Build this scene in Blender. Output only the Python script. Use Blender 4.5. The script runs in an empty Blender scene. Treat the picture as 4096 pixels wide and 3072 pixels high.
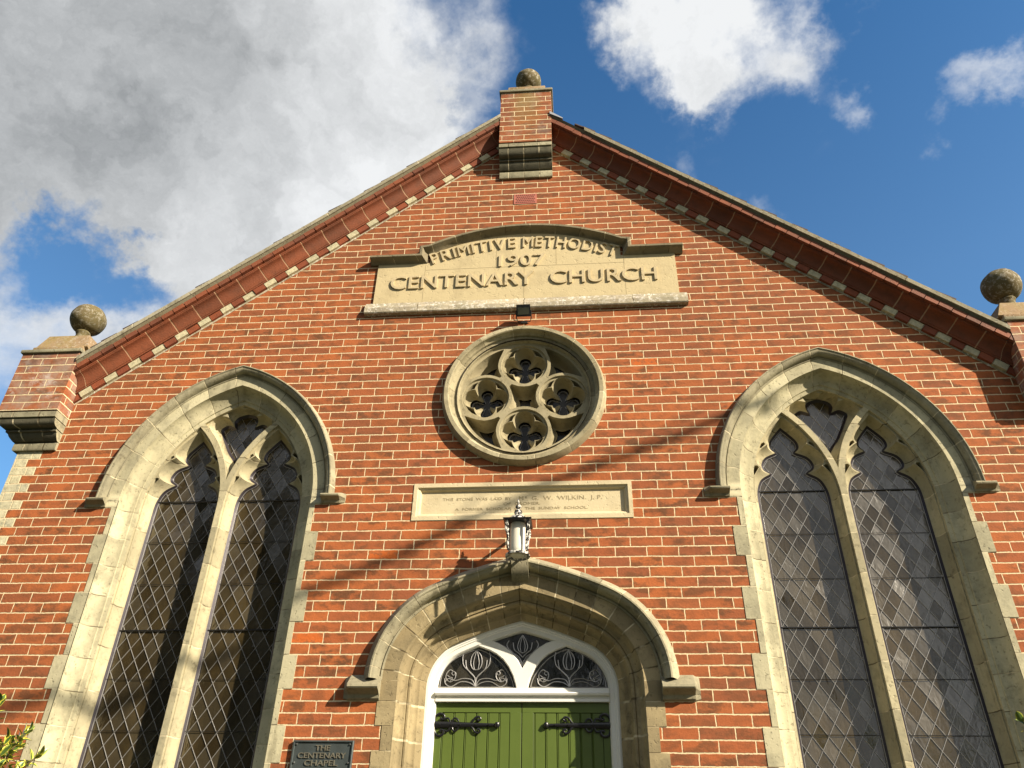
import bpy, bmesh, math, random
from mathutils import Vector, Matrix
from mathutils.geometry import tessellate_polygon
random.seed(7)
S = bpy.context.scene
COL = S.collection
R_ = math.radians

# ---------------------------------------------------------------- camera
CAM = Vector((0.4151, -5.5009, 1.5873))
cR = Vector((0.99662301, 0.08004483, 0.01831392))
cU = Vector((0.02893313, -0.55104984, 0.83397059))
cF = Vector((-0.07684691, 0.8306244, 0.5515049))
cam = bpy.data.cameras.new("camera"); camo = bpy.data.objects.new("camera", cam); COL.objects.link(camo)
m = Matrix.Identity(4)
for i in range(3):
    m[i][0], m[i][1], m[i][2], m[i][3] = cR[i], cU[i], -cF[i], CAM[i]
camo.matrix_world = m
cam.sensor_width = 36; cam.lens = 36 * 3108.7 / 4096; cam.clip_end = 3000; cam.clip_start = 0.05
S.camera = camo

# ---------------------------------------------------------------- light
SUNV = Vector((1.66, -1.0, 1.15)).normalized()          # towards the sun
elev = math.asin(SUNV.z); az = math.atan2(SUNV.x, SUNV.y)
sun = bpy.data.lights.new("sun", 'SUN'); suno = bpy.data.objects.new("sun", sun); COL.objects.link(suno)
sun.energy = 5.0; sun.angle = R_(0.53); sun.color = (1.0, 0.885, 0.70)
suno.rotation_euler = (-SUNV).to_track_quat('-Z', 'Y').to_euler()
S.view_settings.view_transform = 'Standard'; S.view_settings.look = 'None'
S.view_settings.gamma = 1; S.view_settings.exposure = 0.98
S.render.resolution_x = 1024; S.render.resolution_y = 768

# ---------------------------------------------------------------- node helper
class NT:
    def __init__(s, tree): s.t = tree; s.t.nodes.clear()
    def n(s, typ, **kw):
        nd = s.t.nodes.new(typ)
        for k, v in kw.items():
            if k.startswith('i_'): continue
            setattr(nd, k, v)
        return nd
    def put(s, sock, v):
        if hasattr(v, 'is_output') or isinstance(v, bpy.types.NodeSocket): s.t.links.new(v, sock)
        elif v is not None:
            try: sock.default_value = v
            except Exception: sock.default_value = (*v, 1.0)
    def m(s, op, a, b=None, c=None, clamp=False):
        nd = s.n('ShaderNodeMath', operation=op, use_clamp=clamp)
        s.put(nd.inputs[0], a)
        if b is not None: s.put(nd.inputs[1], b)
        if c is not None: s.put(nd.inputs[2], c)
        return nd.outputs[0]
    def vm(s, op, a, b=None, out=0):
        nd = s.n('ShaderNodeVectorMath', operation=op)
        s.put(nd.inputs[0], a)
        if b is not None: s.put(nd.inputs[1], b)
        return nd.outputs[out]
    def xyz(s, x=0., y=0., z=0.):
        nd = s.n('ShaderNodeCombineXYZ')
        for i, v in enumerate((x, y, z)): s.put(nd.inputs[i], v)
        return nd.outputs[0]
    def sep(s, v):
        nd = s.n('ShaderNodeSeparateXYZ'); s.put(nd.inputs[0], v); return nd.outputs
    def noise(s, vec, scale, detail=4, rough=.55, dist=0., col=False, w=None):
        nd = s.n('ShaderNodeTexNoise'); 
        s.put(nd.inputs['Vector'], vec); nd.inputs['Scale'].default_value = scale
        nd.inputs['Detail'].default_value = detail; nd.inputs['Roughness'].default_value = rough
        nd.inputs['Distortion'].default_value = dist
        return nd.outputs[1 if col else 0]
    def white(s, vec, dim='3D'):
        nd = s.n('ShaderNodeTexWhiteNoise', noise_dimensions=dim); s.put(nd.inputs['Vector'], vec); return nd.outputs
    def mr(s, v, a, b, c=0., d=1., smooth=False):
        nd = s.n('ShaderNodeMapRange'); nd.interpolation_type = 'SMOOTHSTEP' if smooth else 'LINEAR'
        for i, q in enumerate((v, a, b, c, d)): s.put(nd.inputs[i], q)
        return nd.outputs[0]
    def mix(s, f, a, b, blend='MIX'):
        nd = s.n('ShaderNodeMix', data_type='RGBA', blend_type=blend)
        s.put(nd.inputs[0], f)
        for i, q in ((6, a), (7, b)):
            if isinstance(q, tuple) and len(q) == 3: q = (*q, 1.0)
            s.put(nd.inputs[i], q)
        return nd.outputs[2]
    def ramp(s, f, stops):
        nd = s.n('ShaderNodeValToRGB'); s.put(nd.inputs[0], f); e = nd.color_ramp.elements
        while len(e) < len(stops): e.new(.5)
        for q, (p, c) in zip(e, stops): q.position = p; q.color = (*c, 1.0)
        return nd.outputs[0]
    def bump(s, h, dist=.005, strength=1., normal=None):
        nd = s.n('ShaderNodeBump'); nd.inputs['Distance'].default_value = dist; nd.inputs['Strength'].default_value = strength
        s.put(nd.inputs['Height'], h)
        if normal is not None: s.put(nd.inputs['Normal'], normal)
        return nd.outputs[0]
    def out(s, color, rough=.85, normal=None, metal=0., spec=.3, emis=None, coat=None, ior=None, trans=None, ss=None):
        b = s.n('ShaderNodeBsdfPrincipled'); o = s.n('ShaderNodeOutputMaterial')
        if isinstance(color, tuple) and len(color) == 3: color = (*color, 1.0)
        s.put(b.inputs['Base Color'], color); s.put(b.inputs['Roughness'], rough); s.put(b.inputs['Metallic'], metal)
        s.put(b.inputs['Specular IOR Level'], spec)
        if ior: s.put(b.inputs['IOR'], ior)
        if coat: s.put(b.inputs['Coat Weight'], coat)
        if normal is not None: s.put(b.inputs['Normal'], normal)
        if trans: s.put(b.inputs['Transmission Weight'], trans)
        if ss:
            s.put(b.inputs['Subsurface Weight'], ss); b.inputs['Subsurface Radius'].default_value = (.03, .03, .03)
        s.t.links.new(b.outputs[0], o.inputs[0])
        return b
def newmat(name):
    mt = bpy.data.materials.new(name); mt.use_nodes = True
    return mt, NT(mt.node_tree)
def objco(n): return n.n('ShaderNodeTexCoord').outputs['Object']
def uvco(n): return n.n('ShaderNodeTexCoord').outputs['UV']

# ---------------------------------------------------------------- world: Nishita sky with cloud cover
W = bpy.data.worlds.new("World"); S.world = W; W.use_nodes = True
n = NT(W.node_tree)
sky = n.n('ShaderNodeTexSky', sky_type='NISHITA', sun_disc=False, sun_elevation=elev, sun_rotation=az, altitude=20,
          air_density=1.0, dust_density=0.6, ozone_density=3.0)
d = n.vm('NORMALIZE', n.n('ShaderNodeTexCoord').outputs['Generated'])
dz = n.m('MAXIMUM', n.sep(d)[2], .06)
flat = n.vm('MULTIPLY', d, n.xyz(n.m('DIVIDE', 1., dz), n.m('DIVIDE', 1., dz), n.m('DIVIDE', 1., dz)))   # project to a cloud deck
warp = n.vm('ADD', d, n.vm('MULTIPLY', n.vm('SUBTRACT', n.noise(d, 4.0, 7, .62, col=True), (.5, .5, .5)), (.36, .36, .36)))
def blobs(lst):
    tot = None
    for (c, r, a) in lst:
        q = n.mr(n.vm('DISTANCE', warp, tuple(Vector(c).normalized()), out=1), 0., r, a, 0., True)
        tot = q if tot is None else n.m('ADD', tot, q)
    return tot
cov = blobs([((-.47, .50, .73), .32, 1.3), ((-.33, .58, .76), .26, 1.2), ((-.60, .40, .72), .35, 1.3), ((-.21, .50, .84), .20, .95),
             ((-.42, .63, .67), .16, .8), ((-.24, .62, .75), .13, .75), ((-.62, .58, .55), .20, .62), ((-.43, .675, .59), .20, .62), ((-.33, .69, .63), .13, .5), ((-.55, .66, .50), .16, .5),
             ((.12, .50, .85), .115, 1.1), ((.20, .50, .84), .115, 1.05), ((.28, .52, .80), .075, .72), ((.05, .49, .86), .08, .8), ((.16, .552, .818), .06, .60), ((-.52, .615, .60), .11, -1.35), ((-.455, .64, .615), .085, -1.0), ((-.575, .60, .56), .09, -1.1), ((-.16, .545, .82), .03, -.3),
             ((.346, .555, .756), .045, .46), ((.455, .553, .70), .055, .48), ((.49, .53, .69), .06, .48), ((.234, .661, .712), .05, .34), ((.12, .61, .78), .05, .32), ((.28, .60, .75), .05, .28),
             ((-.3, -.7, .25), .9, 1.6), ((.5, -.8, .3), .8, 1.5), ((.9, -.35, .3), .6, 1.1), ((.0, -.45, .9), .55, 1.0), ((-1., 0., .2), .6, 1.2)])  # this row: unseen clouds behind the camera, added to shape fill and glass reflections
fine = n.noise(flat, 2.2, 8, .62, .4)
fine2 = n.noise(d, 14., 6, .6)
dens = n.m('ADD', cov, n.m('ADD', n.m('MULTIPLY', n.m('SUBTRACT', fine, .5), .9), n.m('MULTIPLY', n.m('SUBTRACT', fine2, .5), .45)))
dens = n.mr(dens, .10, 1.05, 0., 1., True)
dark = blobs([((-.52, .48, .70), .38, .78), ((-.36, .50, .78), .20, .30), ((-.3, -.9, .2), 1.15, 1.5), ((-1., -.1, .2), .8, .9)])  # last two darken the unseen cloud to cut fill and reflections
dark = n.m('ADD', dark, n.m('MULTIPLY', n.m('SUBTRACT', n.noise(warp, 6.0, 8, .62), .5), 1.5), clamp=True)
sd = n.vm('DOT_PRODUCT', d, tuple(SUNV), out=1)
glow = n.m('POWER', n.m('MAXIMUM', sd, 0.), 8.)
ccol = n.mix(dark, (6.6, 6.7, 6.75), (2.3, 2.4, 2.45))
ccol = n.mix(n.m('MULTIPLY', glow, .8, clamp=True), ccol, (8.5, 8.1, 7.4))
tint = n.mix(1.0, sky.outputs[0], n.mix(n.mr(n.sep(d)[2], .60, .86), (.92, 1.30, 1.42), (.50, 1.0, 1.26)), 'MULTIPLY')
mixc = n.mix(n.m('MULTIPLY', dens, .97), tint, ccol)
bg = n.n('ShaderNodeBackground'); n.t.links.new(mixc, bg.inputs[0]); bg.inputs[1].default_value = 0.070
wo = n.n('ShaderNodeOutputWorld'); n.t.links.new(bg.outputs[0], wo.inputs[0])

# ---------------------------------------------------------------- materials
BW, CH, JX = .2321, .07726, -1.511
def brick_mat(name, quoins=False, lichen=0., dirty=0.):
    mt, n = newmat(name)
    co = objco(n); x, y, z = n.sep(co)
    nx = n.m('ABSOLUTE', n.sep(n.n('ShaderNodeNewGeometry').outputs['Normal'])[0])
    side = n.m('GREATER_THAN', nx, .6)
    h = n.m('ADD', n.m('MULTIPLY', side, n.m('ADD', y, .116)), n.m('MULTIPLY', n.m('SUBTRACT', 1., side), x))
    wob = n.vm('SUBTRACT', n.noise(co, 5., 3, .5, col=True), (.5, .5, .5)); wx, wy, wz = n.sep(wob)
    wob2 = n.sep(n.vm('SUBTRACT', n.noise(co, 26., 2, .5, col=True), (.5, .5, .5)))
    h2 = n.m('ADD', h, n.m('ADD', n.m('MULTIPLY', wx, .018), n.m('MULTIPLY', wob2[0], .006)))
    z2 = n.m('ADD', z, n.m('ADD', n.m('MULTIPLY', wz, .010), n.m('MULTIPLY', wob2[2], .006)))
    zr = n.m('DIVIDE', n.m('SUBTRACT', z2, 4.0), CH)
    row = n.m('FLOOR', zr); fz = n.m('FRACT', zr)
    par = n.m('FLOORED_MODULO', n.m('ADD', row, 1.), 2.)
    jit = n.m('MULTIPLY', n.m('SUBTRACT', n.white(n.xyz(row, 3.3, 1.7))[0], .5), .10)
    xr = n.m('ADD', n.m('ADD', n.m('DIVIDE', n.m('SUBTRACT', h2, JX), BW), n.m('MULTIPLY', par, .5)), jit)
    colm = n.m('FLOOR', xr); fx = n.m('FRACT', xr)
    cell = n.xyz(colm, row, side)
    r1 = n.white(cell); rv = r1[0]; rc = n.sep(r1[1])
    dx = n.m('MULTIPLY', n.m('MINIMUM', fx, n.m('SUBTRACT', 1., fx)), BW)
    dzz = n.m('MULTIPLY', n.m('MINIMUM', fz, n.m('SUBTRACT', 1., fz)), CH)
    dd = n.m('MINIMUM', n.m('ADD', dx, .0010), dzz)
    dd = n.m('ADD', dd, n.m('MULTIPLY', n.m('SUBTRACT', n.noise(co, 48., 4, .65), .5), .0075))
    brk = n.mr(dd, .0034, .0058, 0., 1., True)
    base = n.ramp(rv, [(0., (.42, .125, .038)), (.3, (.39, .115, .037)), (.6, (.35, .102, .035)), (.85, (.31, .092, .034)), (.985, (.26, .082, .034)), (1., (.41, .125, .038))])
    n1 = n.noise(n.vm('ADD', n.vm('MULTIPLY', co, (1., 1., 1.9)), n.vm('MULTIPLY', cell, (3.1, 5.7, 9.1))), 9., 4, .6)
    smoke = n.mr(n1, .42, .64, 0., 1., True)
    base = n.mix(n.m('MULTIPLY', smoke, n.m('ADD', .35, n.m('MULTIPLY', rc[1], .65))), base, (.135, .058, .025))
    n2 = n.noise(co, 160., 3, .7)
    base = n.mix(.55, base, n.ramp(n2, [(.25, (.35, .33, .31)), (.5, (.52, .5, .5)), (.8, (.72, .68, .62))]), 'OVERLAY')
    # large scale brown patches, stronger with height
    n3 = n.noise(co, .9, 4, .6)
    n3b = n.m('ADD', n3, n.m('MULTIPLY', n.mr(z, 3.5, 8.5), .22))
    base = n.mix(n.mr(n3b, .45, .85, 0., .62), base, (.185, .068, .032))
    stk = n.noise(n.vm('MULTIPLY', co, (3.2, 3.2, .55)), 1.6, 5, .65)
    base = n.mix(n.mr(stk, .54, .74, 0., .38), base, (.13, .055, .032))
    # spalled bright bricks
    sp = n.m('MULTIPLY', n.m('GREATER_THAN', rc[2], .997), n.mr(n.noise(co, 22., 3), .42, .5, 0., 1.))
    base = n.mix(sp, base, (.50, .12, .025))
    mort = n.mix(n.noise(co, 45., 3, .7), (.60, .46, .27), (.80, .67, .43))
    if quoins:
        ax = n.m('ABSOLUTE', x)
        par2 = n.m('FLOORED_MODULO', row, 2.)
        tq = n.m('ADD', 4.10, n.m('MULTIPLY', par2, .10))
        q = n.m('MULTIPLY', n.m('GREATER_THAN', ax, tq), n.m('SUBTRACT', 1., side))
        q = n.m('MULTIPLY', q, n.m('LESS_THAN', z, 4.70))
        dq = n.m('ABSOLUTE', n.m('SUBTRACT', ax, tq))
        qb = n.ramp(n.noise(co, 18., 5, .7), [(.30, (.20, .20, .15)), (.5, (.56, .50, .32)), (.7, (.70, .64, .44))])
        qb = n.mix(n.m('MULTIPLY', rv, .4), qb, (.27, .27, .22))
        base = n.mix(q, base, qb)
        brk = n.m('MULTIPLY', brk, n.m('MAXIMUM', n.mr(dq, .003, .006, 0., 1.), n.m('SUBTRACT', 1., n.m('LESS_THAN', z, 4.7))))
    if dirty:
        dm = n.mr(n.noise(co, 4.5, 6, .65), .50 - .12 * dirty, .72, 0., .85, True)
        base = n.mix(dm, base, (.30, .22, .17)); 
        wm = n.mr(n.noise(co, 5.0, 8, .74), .54, .66, 0., .75 * dirty)
        base = n.mix(wm, base, (.50, .42, .37))
        bm = n.mr(n.noise(co, 3.0, 4, .6), .56, .7, 0., .75)
        base = n.mix(bm, base, (.11, .07, .055))
    if lichen:
        gm = n.m('MULTIPLY', n.mr(n.m('ABSOLUTE', n.m('ADD', x, n.m('MULTIPLY', wx, .3))), .02, .20, 1., 0., True), n.mr(z, 8.3, 8.8, .1, .8))
        base = n.mix(n.m('MULTIPLY', gm, lichen), base, (.22, .15, .045))
    # lichen-pale streaking mortars
    c = n.mix(brk, mort, base)
    hgt = n.m('ADD', n.m('MULTIPLY', brk, .55), n.m('ADD', n.m('MULTIPLY', n.noise(co, 60., 5, .7), .55), n.m('MULTIPLY', rc[0], .35)))
    hgt = n.m('ADD', hgt, n.m('MULTIPLY', n1, .8))
    nm = n.bump(hgt, .0055, .9)
    # bricks lean slightly each their own way
    tl = n.vm('MULTIPLY', n.vm('SUBTRACT', r1[1], (.5, .5, .5)), (.05, .05, .07))
    n.out(c, .88, n.vm('NORMALIZE', n.vm('ADD', nm, tl)), spec=.25)
    return mt
def stone_mat(name, light=(.61, .555, .37), mid=(.47, .425, .275), grey=(.24, .22, .15), grime=(.07, .055, .03), joints=True, dirt=.5, pit=.5, jw=.014, lich=0., pale=None):
    """dressed limestone; UV.x counts blocks along the course"""
    mt, n = newmat(name); co = objco(n)
    u, v, _ = n.sep(uvco(n))
    wob = n.m('MULTIPLY', n.m('SUBTRACT', n.noise(co, 18., 2), .5), .035)
    uu = n.m('ADD', u, wob)
    if joints == 'z':
        uu = n.m('ADD', n.m('DIVIDE', n.sep(co)[2], .31), n.m('ADD', wob, n.m('MULTIPLY', n.m('GREATER_THAN', n.sep(co)[0], 0.), .4)))
    blk = n.m('FLOOR', uu); r = n.white(n.xyz(blk, n.m('FLOOR', v), 2.))
    base = n.mix(r[0], light, mid)
    base = n.mix(n.mr(n.sep(r[1])[1], .45, 1., 0., .55), base, grey)
    g1 = n.noise(n.vm('ADD', co, n.vm('MULTIPLY', n.xyz(blk, blk, 0.), (.9, .3, 0.))), 4.2, 7, .68)
    base = n.mix(n.mr(g1, .50 - .10 * dirt, .66, 0., .78, True), base, grey)
    g2 = n.noise(co, 9., 8, .74, .3)
    base = n.mix(n.mr(g2, .60 - .07 * dirt, .72, 0., .8 * min(1., dirt * 1.4), True), base, grime)
    stk = n.noise(n.vm('MULTIPLY', co, (7., 7., 1.0)), 1.5, 6, .68)
    base = n.mix(n.mr(stk, .55, .72, 0., .55 * min(1., dirt * 1.3), True), base, grime)
    g3 = n.noise(co, 55., 4, .7)
    base = n.mix(n.mr(g3, .40, .64, .30, 0.), base, mid)
    if lich:
        l = n.mr(n.noise(co, 30., 4, .75), .52, .60, 0., lich)
        l = n.m('MULTIPLY', l, n.mr(n.noise(co, 2.5, 2), .4, .6, .3, 1.))
        base = n.mix(l, base, (.78, .74, .66))
        l2 = n.mr(n.noise(co, 5., 5, .7), .52, .65, 0., .6 * lich)
        base = n.mix(l2, base, (.26, .22, .17))
    hgt = n.m('ADD', n.m('MULTIPLY', g3, .5), n.m('MULTIPLY', n.noise(co, 14., 4), .6))
    if pit:
        p = n.mr(n.noise(co, 38., 3, .6), .30, .40, 1., 0.); base = n.mix(n.m('MULTIPLY', p, pit * .6), base, grime)
        hgt = n.m('SUBTRACT', hgt, n.m('MULTIPLY', p, .6))
    if joints:
        fu = n.m('FRACT', uu); du = n.m('MINIMUM', fu, n.m('SUBTRACT', 1., fu))
        j = n.mr(du, jw * .5, jw * 1.5, 1., 0., True)
        jc = n.mix(n.mr(n.noise(co, 7., 2), .42, .58, 0., 1.), (.10, .075, .04), (.66, .57, .38))
        base = n.mix(n.m('MULTIPLY', j, .85), base, jc)
        hgt = n.m('SUBTRACT', hgt, n.m('MULTIPLY', j, .5))
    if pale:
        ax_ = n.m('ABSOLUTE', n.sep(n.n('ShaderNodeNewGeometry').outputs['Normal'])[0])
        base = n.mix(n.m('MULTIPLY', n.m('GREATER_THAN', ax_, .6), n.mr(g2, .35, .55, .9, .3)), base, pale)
    n.out(base, .9, n.bump(hgt, .004, .8), spec=.2)
    return mt
def terra_mat(name, a=(.25, .070, .028), b=(.16, .047, .02), alt=False):
    mt, n = newmat(name); co = objco(n); u, v, _ = n.sep(uvco(n))
    blk = n.m('FLOOR', u); r = n.white(n.xyz(blk, 7., 1.))
    base = n.mix(r[0], a, b)
    base = n.mix(n.mr(n.noise(co, 8., 6, .7), .45, .7, 0., .6), base, (.09, .035, .018))
    if alt:
        cr = n.ramp(n.noise(co, 30., 5, .7), [(.3, (.33, .31, .20)), (.55, (.60, .54, .35)), (.75, (.68, .62, .43))])
        cr = n.mix(n.m('MULTIPLY', r[0], .35), cr, (.28, .26, .18))
        base = n.mix(n.m('GREATER_THAN', n.m('FLOORED_MODULO', blk, 2.), .5), base, cr)
    fu = n.m('ADD', n.m('FRACT', u), n.m('MULTIPLY', n.m('SUBTRACT', n.noise(co, 25., 2), .5), .02))
    du = n.m('MINIMUM', fu, n.m('SUBTRACT', 1., fu))
    j = n.mr(du, .014 if not alt else .03, .03 if not alt else .055, 1., 0.)
    j = n.m('MULTIPLY', j, n.mr(n.noise(co, 5., 2), .3, .4, 0.5, 1.))
    base = n.mix(n.m('MULTIPLY', j, .8), base, (.44, .28, .16))
    n.out(base, .72, n.bump(n.m('ADD', n.noise(co, 70., 4, .7), n.m('MULTIPLY', j, -.6)), .004, .7), spec=.35)
    return mt
def plain_mat(name, c, rough=.5, metal=0., spec=.5, var=.25, bump=.3, scale=20., dark=None, coat=None, ior=None):
    mt, n = newmat(name); co = objco(n)
    dk = dark or tuple(q * .55 for q in c)
    base = n.mix(n.mr(n.noise(co, scale, 5, .65), .4, .75, 0., var), c, dk)
    n.out(base, rough, n.bump(n.noise(co, scale * 4, 4, .6), .002, bump) if bump else None, metal=metal, spec=spec, coat=coat, ior=ior)
    return mt
def glass_mat(name, tilt=.09, col=(.028, .020, .009), col2=(.062, .044, .018), dw=.108, dh=.168):
    """old leaded glass: each quarry tilts and ripples a little differently"""
    mt, n = newmat(name); co = objco(n); x, y, z = n.sep(co)
    a = n.m('ADD', n.m('DIVIDE', x, dw), n.m('DIVIDE', z, dh)); b = n.m('SUBTRACT', n.m('DIVIDE', x, dw), n.m('DIVIDE', z, dh))
    cell = n.xyz(n.m('FLOOR', a), n.m('FLOOR', b), 0.)
    w = n.white(cell); t = n.vm('MULTIPLY', n.vm('SUBTRACT', w[1], (.5, .5, .5)), (tilt * 2, 0., tilt * 2))
    rip = n.noise(n.vm('ADD', n.vm('MULTIPLY', co, (1., 1., .55)), n.vm('MULTIPLY', w[1], (9., 9., 9.))), 22., 3, .5, .8)
    nm = n.bump(rip, .006, .5)
    base = n.mix(n.mr(n.noise(n.vm('MULTIPLY', co, (1., 1., .4)), 3., 4, .6), .42, .62), col, col2)
    base = n.mix(n.mr(w[0], .3, 1., 0., .42), base, (.065, .055, .035))
    n.out(base, n.m('ADD', .12, n.m('MULTIPLY', w[0], .12)), n.vm('NORMALIZE', n.vm('ADD', nm, t)), spec=1.0, ior=1.62)
    return mt

M = {}
M['brick'] = brick_mat('red_brick_facing', quoins=True)
M['pier_brick'] = brick_mat('weathered_pier_brick', dirty=1.)
M['apex_brick'] = brick_mat('lichened_pier_brick', lichen=.85, dirty=.15)
M['stone'] = stone_mat('window_limestone', dirt=.62, pit=.7)
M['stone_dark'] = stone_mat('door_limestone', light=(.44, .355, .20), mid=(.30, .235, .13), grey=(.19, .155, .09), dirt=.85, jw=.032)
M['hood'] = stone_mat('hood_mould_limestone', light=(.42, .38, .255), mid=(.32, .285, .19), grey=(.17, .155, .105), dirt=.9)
M['rose'] = stone_mat('rose_limestone', light=(.49, .43, .28), mid=(.38, .33, .21), grey=(.2, .17, .10), dirt=.6, jw=.010)
M['trace'] = stone_mat('tracery_limestone', light=(.54, .48, .31), mid=(.43, .375, .235), joints='z', dirt=.6, jw=.012)
M['panel'] = stone_mat('name_panel_stone', light=(.63, .52, .31), mid=(.56, .46, .27), grey=(.42, .34, .2), grime=(.30, .23, .13), dirt=.25, pit=.15, jw=.004)
M['letters'] = stone_mat('carved_letter_stone', light=(.60, .50, .31), mid=(.54, .44, .27), grey=(.40, .33, .2), grime=(.3, .23, .13), dirt=.2, pit=.1, joints=False)
M['sill'] = stone_mat('lichened_sill_stone', light=(.50, .43, .30), mid=(.40, .34, .24), dirt=.5, lich=.95, jw=.004)
M['inscr'] = stone_mat('foundation_stone', light=(.64, .55, .36), mid=(.60, .51, .33), grey=(.48, .40, .25), grime=(.36, .29, .17), dirt=.15, pit=.1, joints=False)
M['cut_tone'] = plain_mat('cut_tone_stone', (.36, .29, .17), .95, var=.5)  # raised marks; darker tone stands in for the shade and dirt of cuts
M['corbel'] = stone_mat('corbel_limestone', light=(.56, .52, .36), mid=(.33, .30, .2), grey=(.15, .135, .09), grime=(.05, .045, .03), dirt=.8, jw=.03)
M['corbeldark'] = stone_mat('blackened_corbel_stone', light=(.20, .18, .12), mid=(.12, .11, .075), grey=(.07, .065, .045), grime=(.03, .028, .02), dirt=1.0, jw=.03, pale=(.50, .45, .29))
M['cap'] = stone_mat('pier_cap_stone', light=(.36, .24, .15), mid=(.30, .20, .12), grey=(.26, .20, .07), grime=(.11, .09, .05), dirt=.8, joints=False, lich=.25)
M['ball'] = stone_mat('ball_finial_stone', light=(.21, .125, .065), mid=(.15, .115, .055), grey=(.10, .09, .04), grime=(.05, .05, .025), dirt=1.0, joints=False, lich=.35, pit=.9)
M['cavetto'] = terra_mat('terracotta_moulding')
M['brickrake'] = terra_mat('raking_brick_course', a=(.27, .078, .033), b=(.16, .055, .03))
M['dentil'] = terra_mat('raking_chequer_course', a=(.28, .072, .028), b=(.21, .055, .026), alt=True)
M['verge'] = stone_mat('verge_mortar', light=(.42, .38, .27), mid=(.33, .29, .20), grey=(.2, .18, .12), dirt=.8, jw=.004, lich=.2)
M['vergeback'] = stone_mat('verge_bedding', light=(.22, .18, .11), mid=(.17, .14, .09), dirt=.9, joints=False)
M['tile'] = plain_mat('roof_tile', (.07, .045, .035), .8, var=.6)
M['white'] = plain_mat('white_gloss_paint', (.80, .79, .73), .35, spec=.5, var=.15, dark=(.6, .57, .48), bump=.12, scale=9.)
M['green'] = plain_mat('green_gloss_paint', (.098, .138, .028), .34, spec=.5, var=.30, dark=(.070, .104, .021), bump=.15, scale=6.)
M['iron'] = plain_mat('black_iron_paint', (.009, .009, .010), .28, spec=.6, var=.2, bump=.4)
M['lead'] = plain_mat('lead_came', (.42, .41, .40), .36, metal=.6, var=.5, bump=.4, scale=60.)
M['leaddark'] = plain_mat('dark_border_came', (.035, .028, .035), .35, spec=.5, metal=.3, var=.3)
M['glass'] = glass_mat('leaded_glass')
M['fanglass'] = glass_mat('fanlight_glass', tilt=.02, col=(.010, .010, .009), col2=(.018, .017, .012))
M['roseglass'] = glass_mat('rose_glass', tilt=.02, col=(.006, .005, .005), col2=(.010, .008, .006)); M['roseglass'].node_tree.nodes['Principled BSDF'].inputs['Specular IOR Level'].default_value = .35
M['dark'] = plain_mat('dark_interior', (.02, .014, .008), .9)
M['airbrick'] = plain_mat('pink_air_brick', (.42, .13, .09), .8)
M['void'] = plain_mat('air_brick_holes', (.05, .012, .008), .95)
M['brass'] = plain_mat('tarnished_bronze_plate', (.105, .125, .125), .42, metal=.55, var=.6, dark=(.05, .055, .05), scale=8.)
M['brassletter'] = plain_mat('bronze_letters', (.22, .20, .15), .5, metal=.5)
M['screw'] = plain_mat('steel_screw', (.4, .4, .38), .3, metal=.9)
M['opal'] = plain_mat('opal_lantern_glass', (.70, .66, .56), .28, spec=.6, var=.12, dark=(.6, .55, .45), bump=0, scale=4.)
def peel_mat():
    mt, n = newmat('peeling_lantern_paint'); co = objco(n)
    k = n.mr(n.noise(co, 48., 4, .6), .50, .53)
    n.out(n.mix(k, (.014, .012, .012), (.62, .60, .54)), n.mr(k, 0., 1., .3, .6), n.bump(k, .001, .6), spec=.5)
    return mt
M['peel'] = peel_mat()
M['grey'] = plain_mat('dark_grey_aluminium', (.045, .048, .052), .45, metal=.4)
M['lens'] = plain_mat('floodlight_lens', (.10, .11, .075), .15, spec=.8, bump=0)

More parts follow.
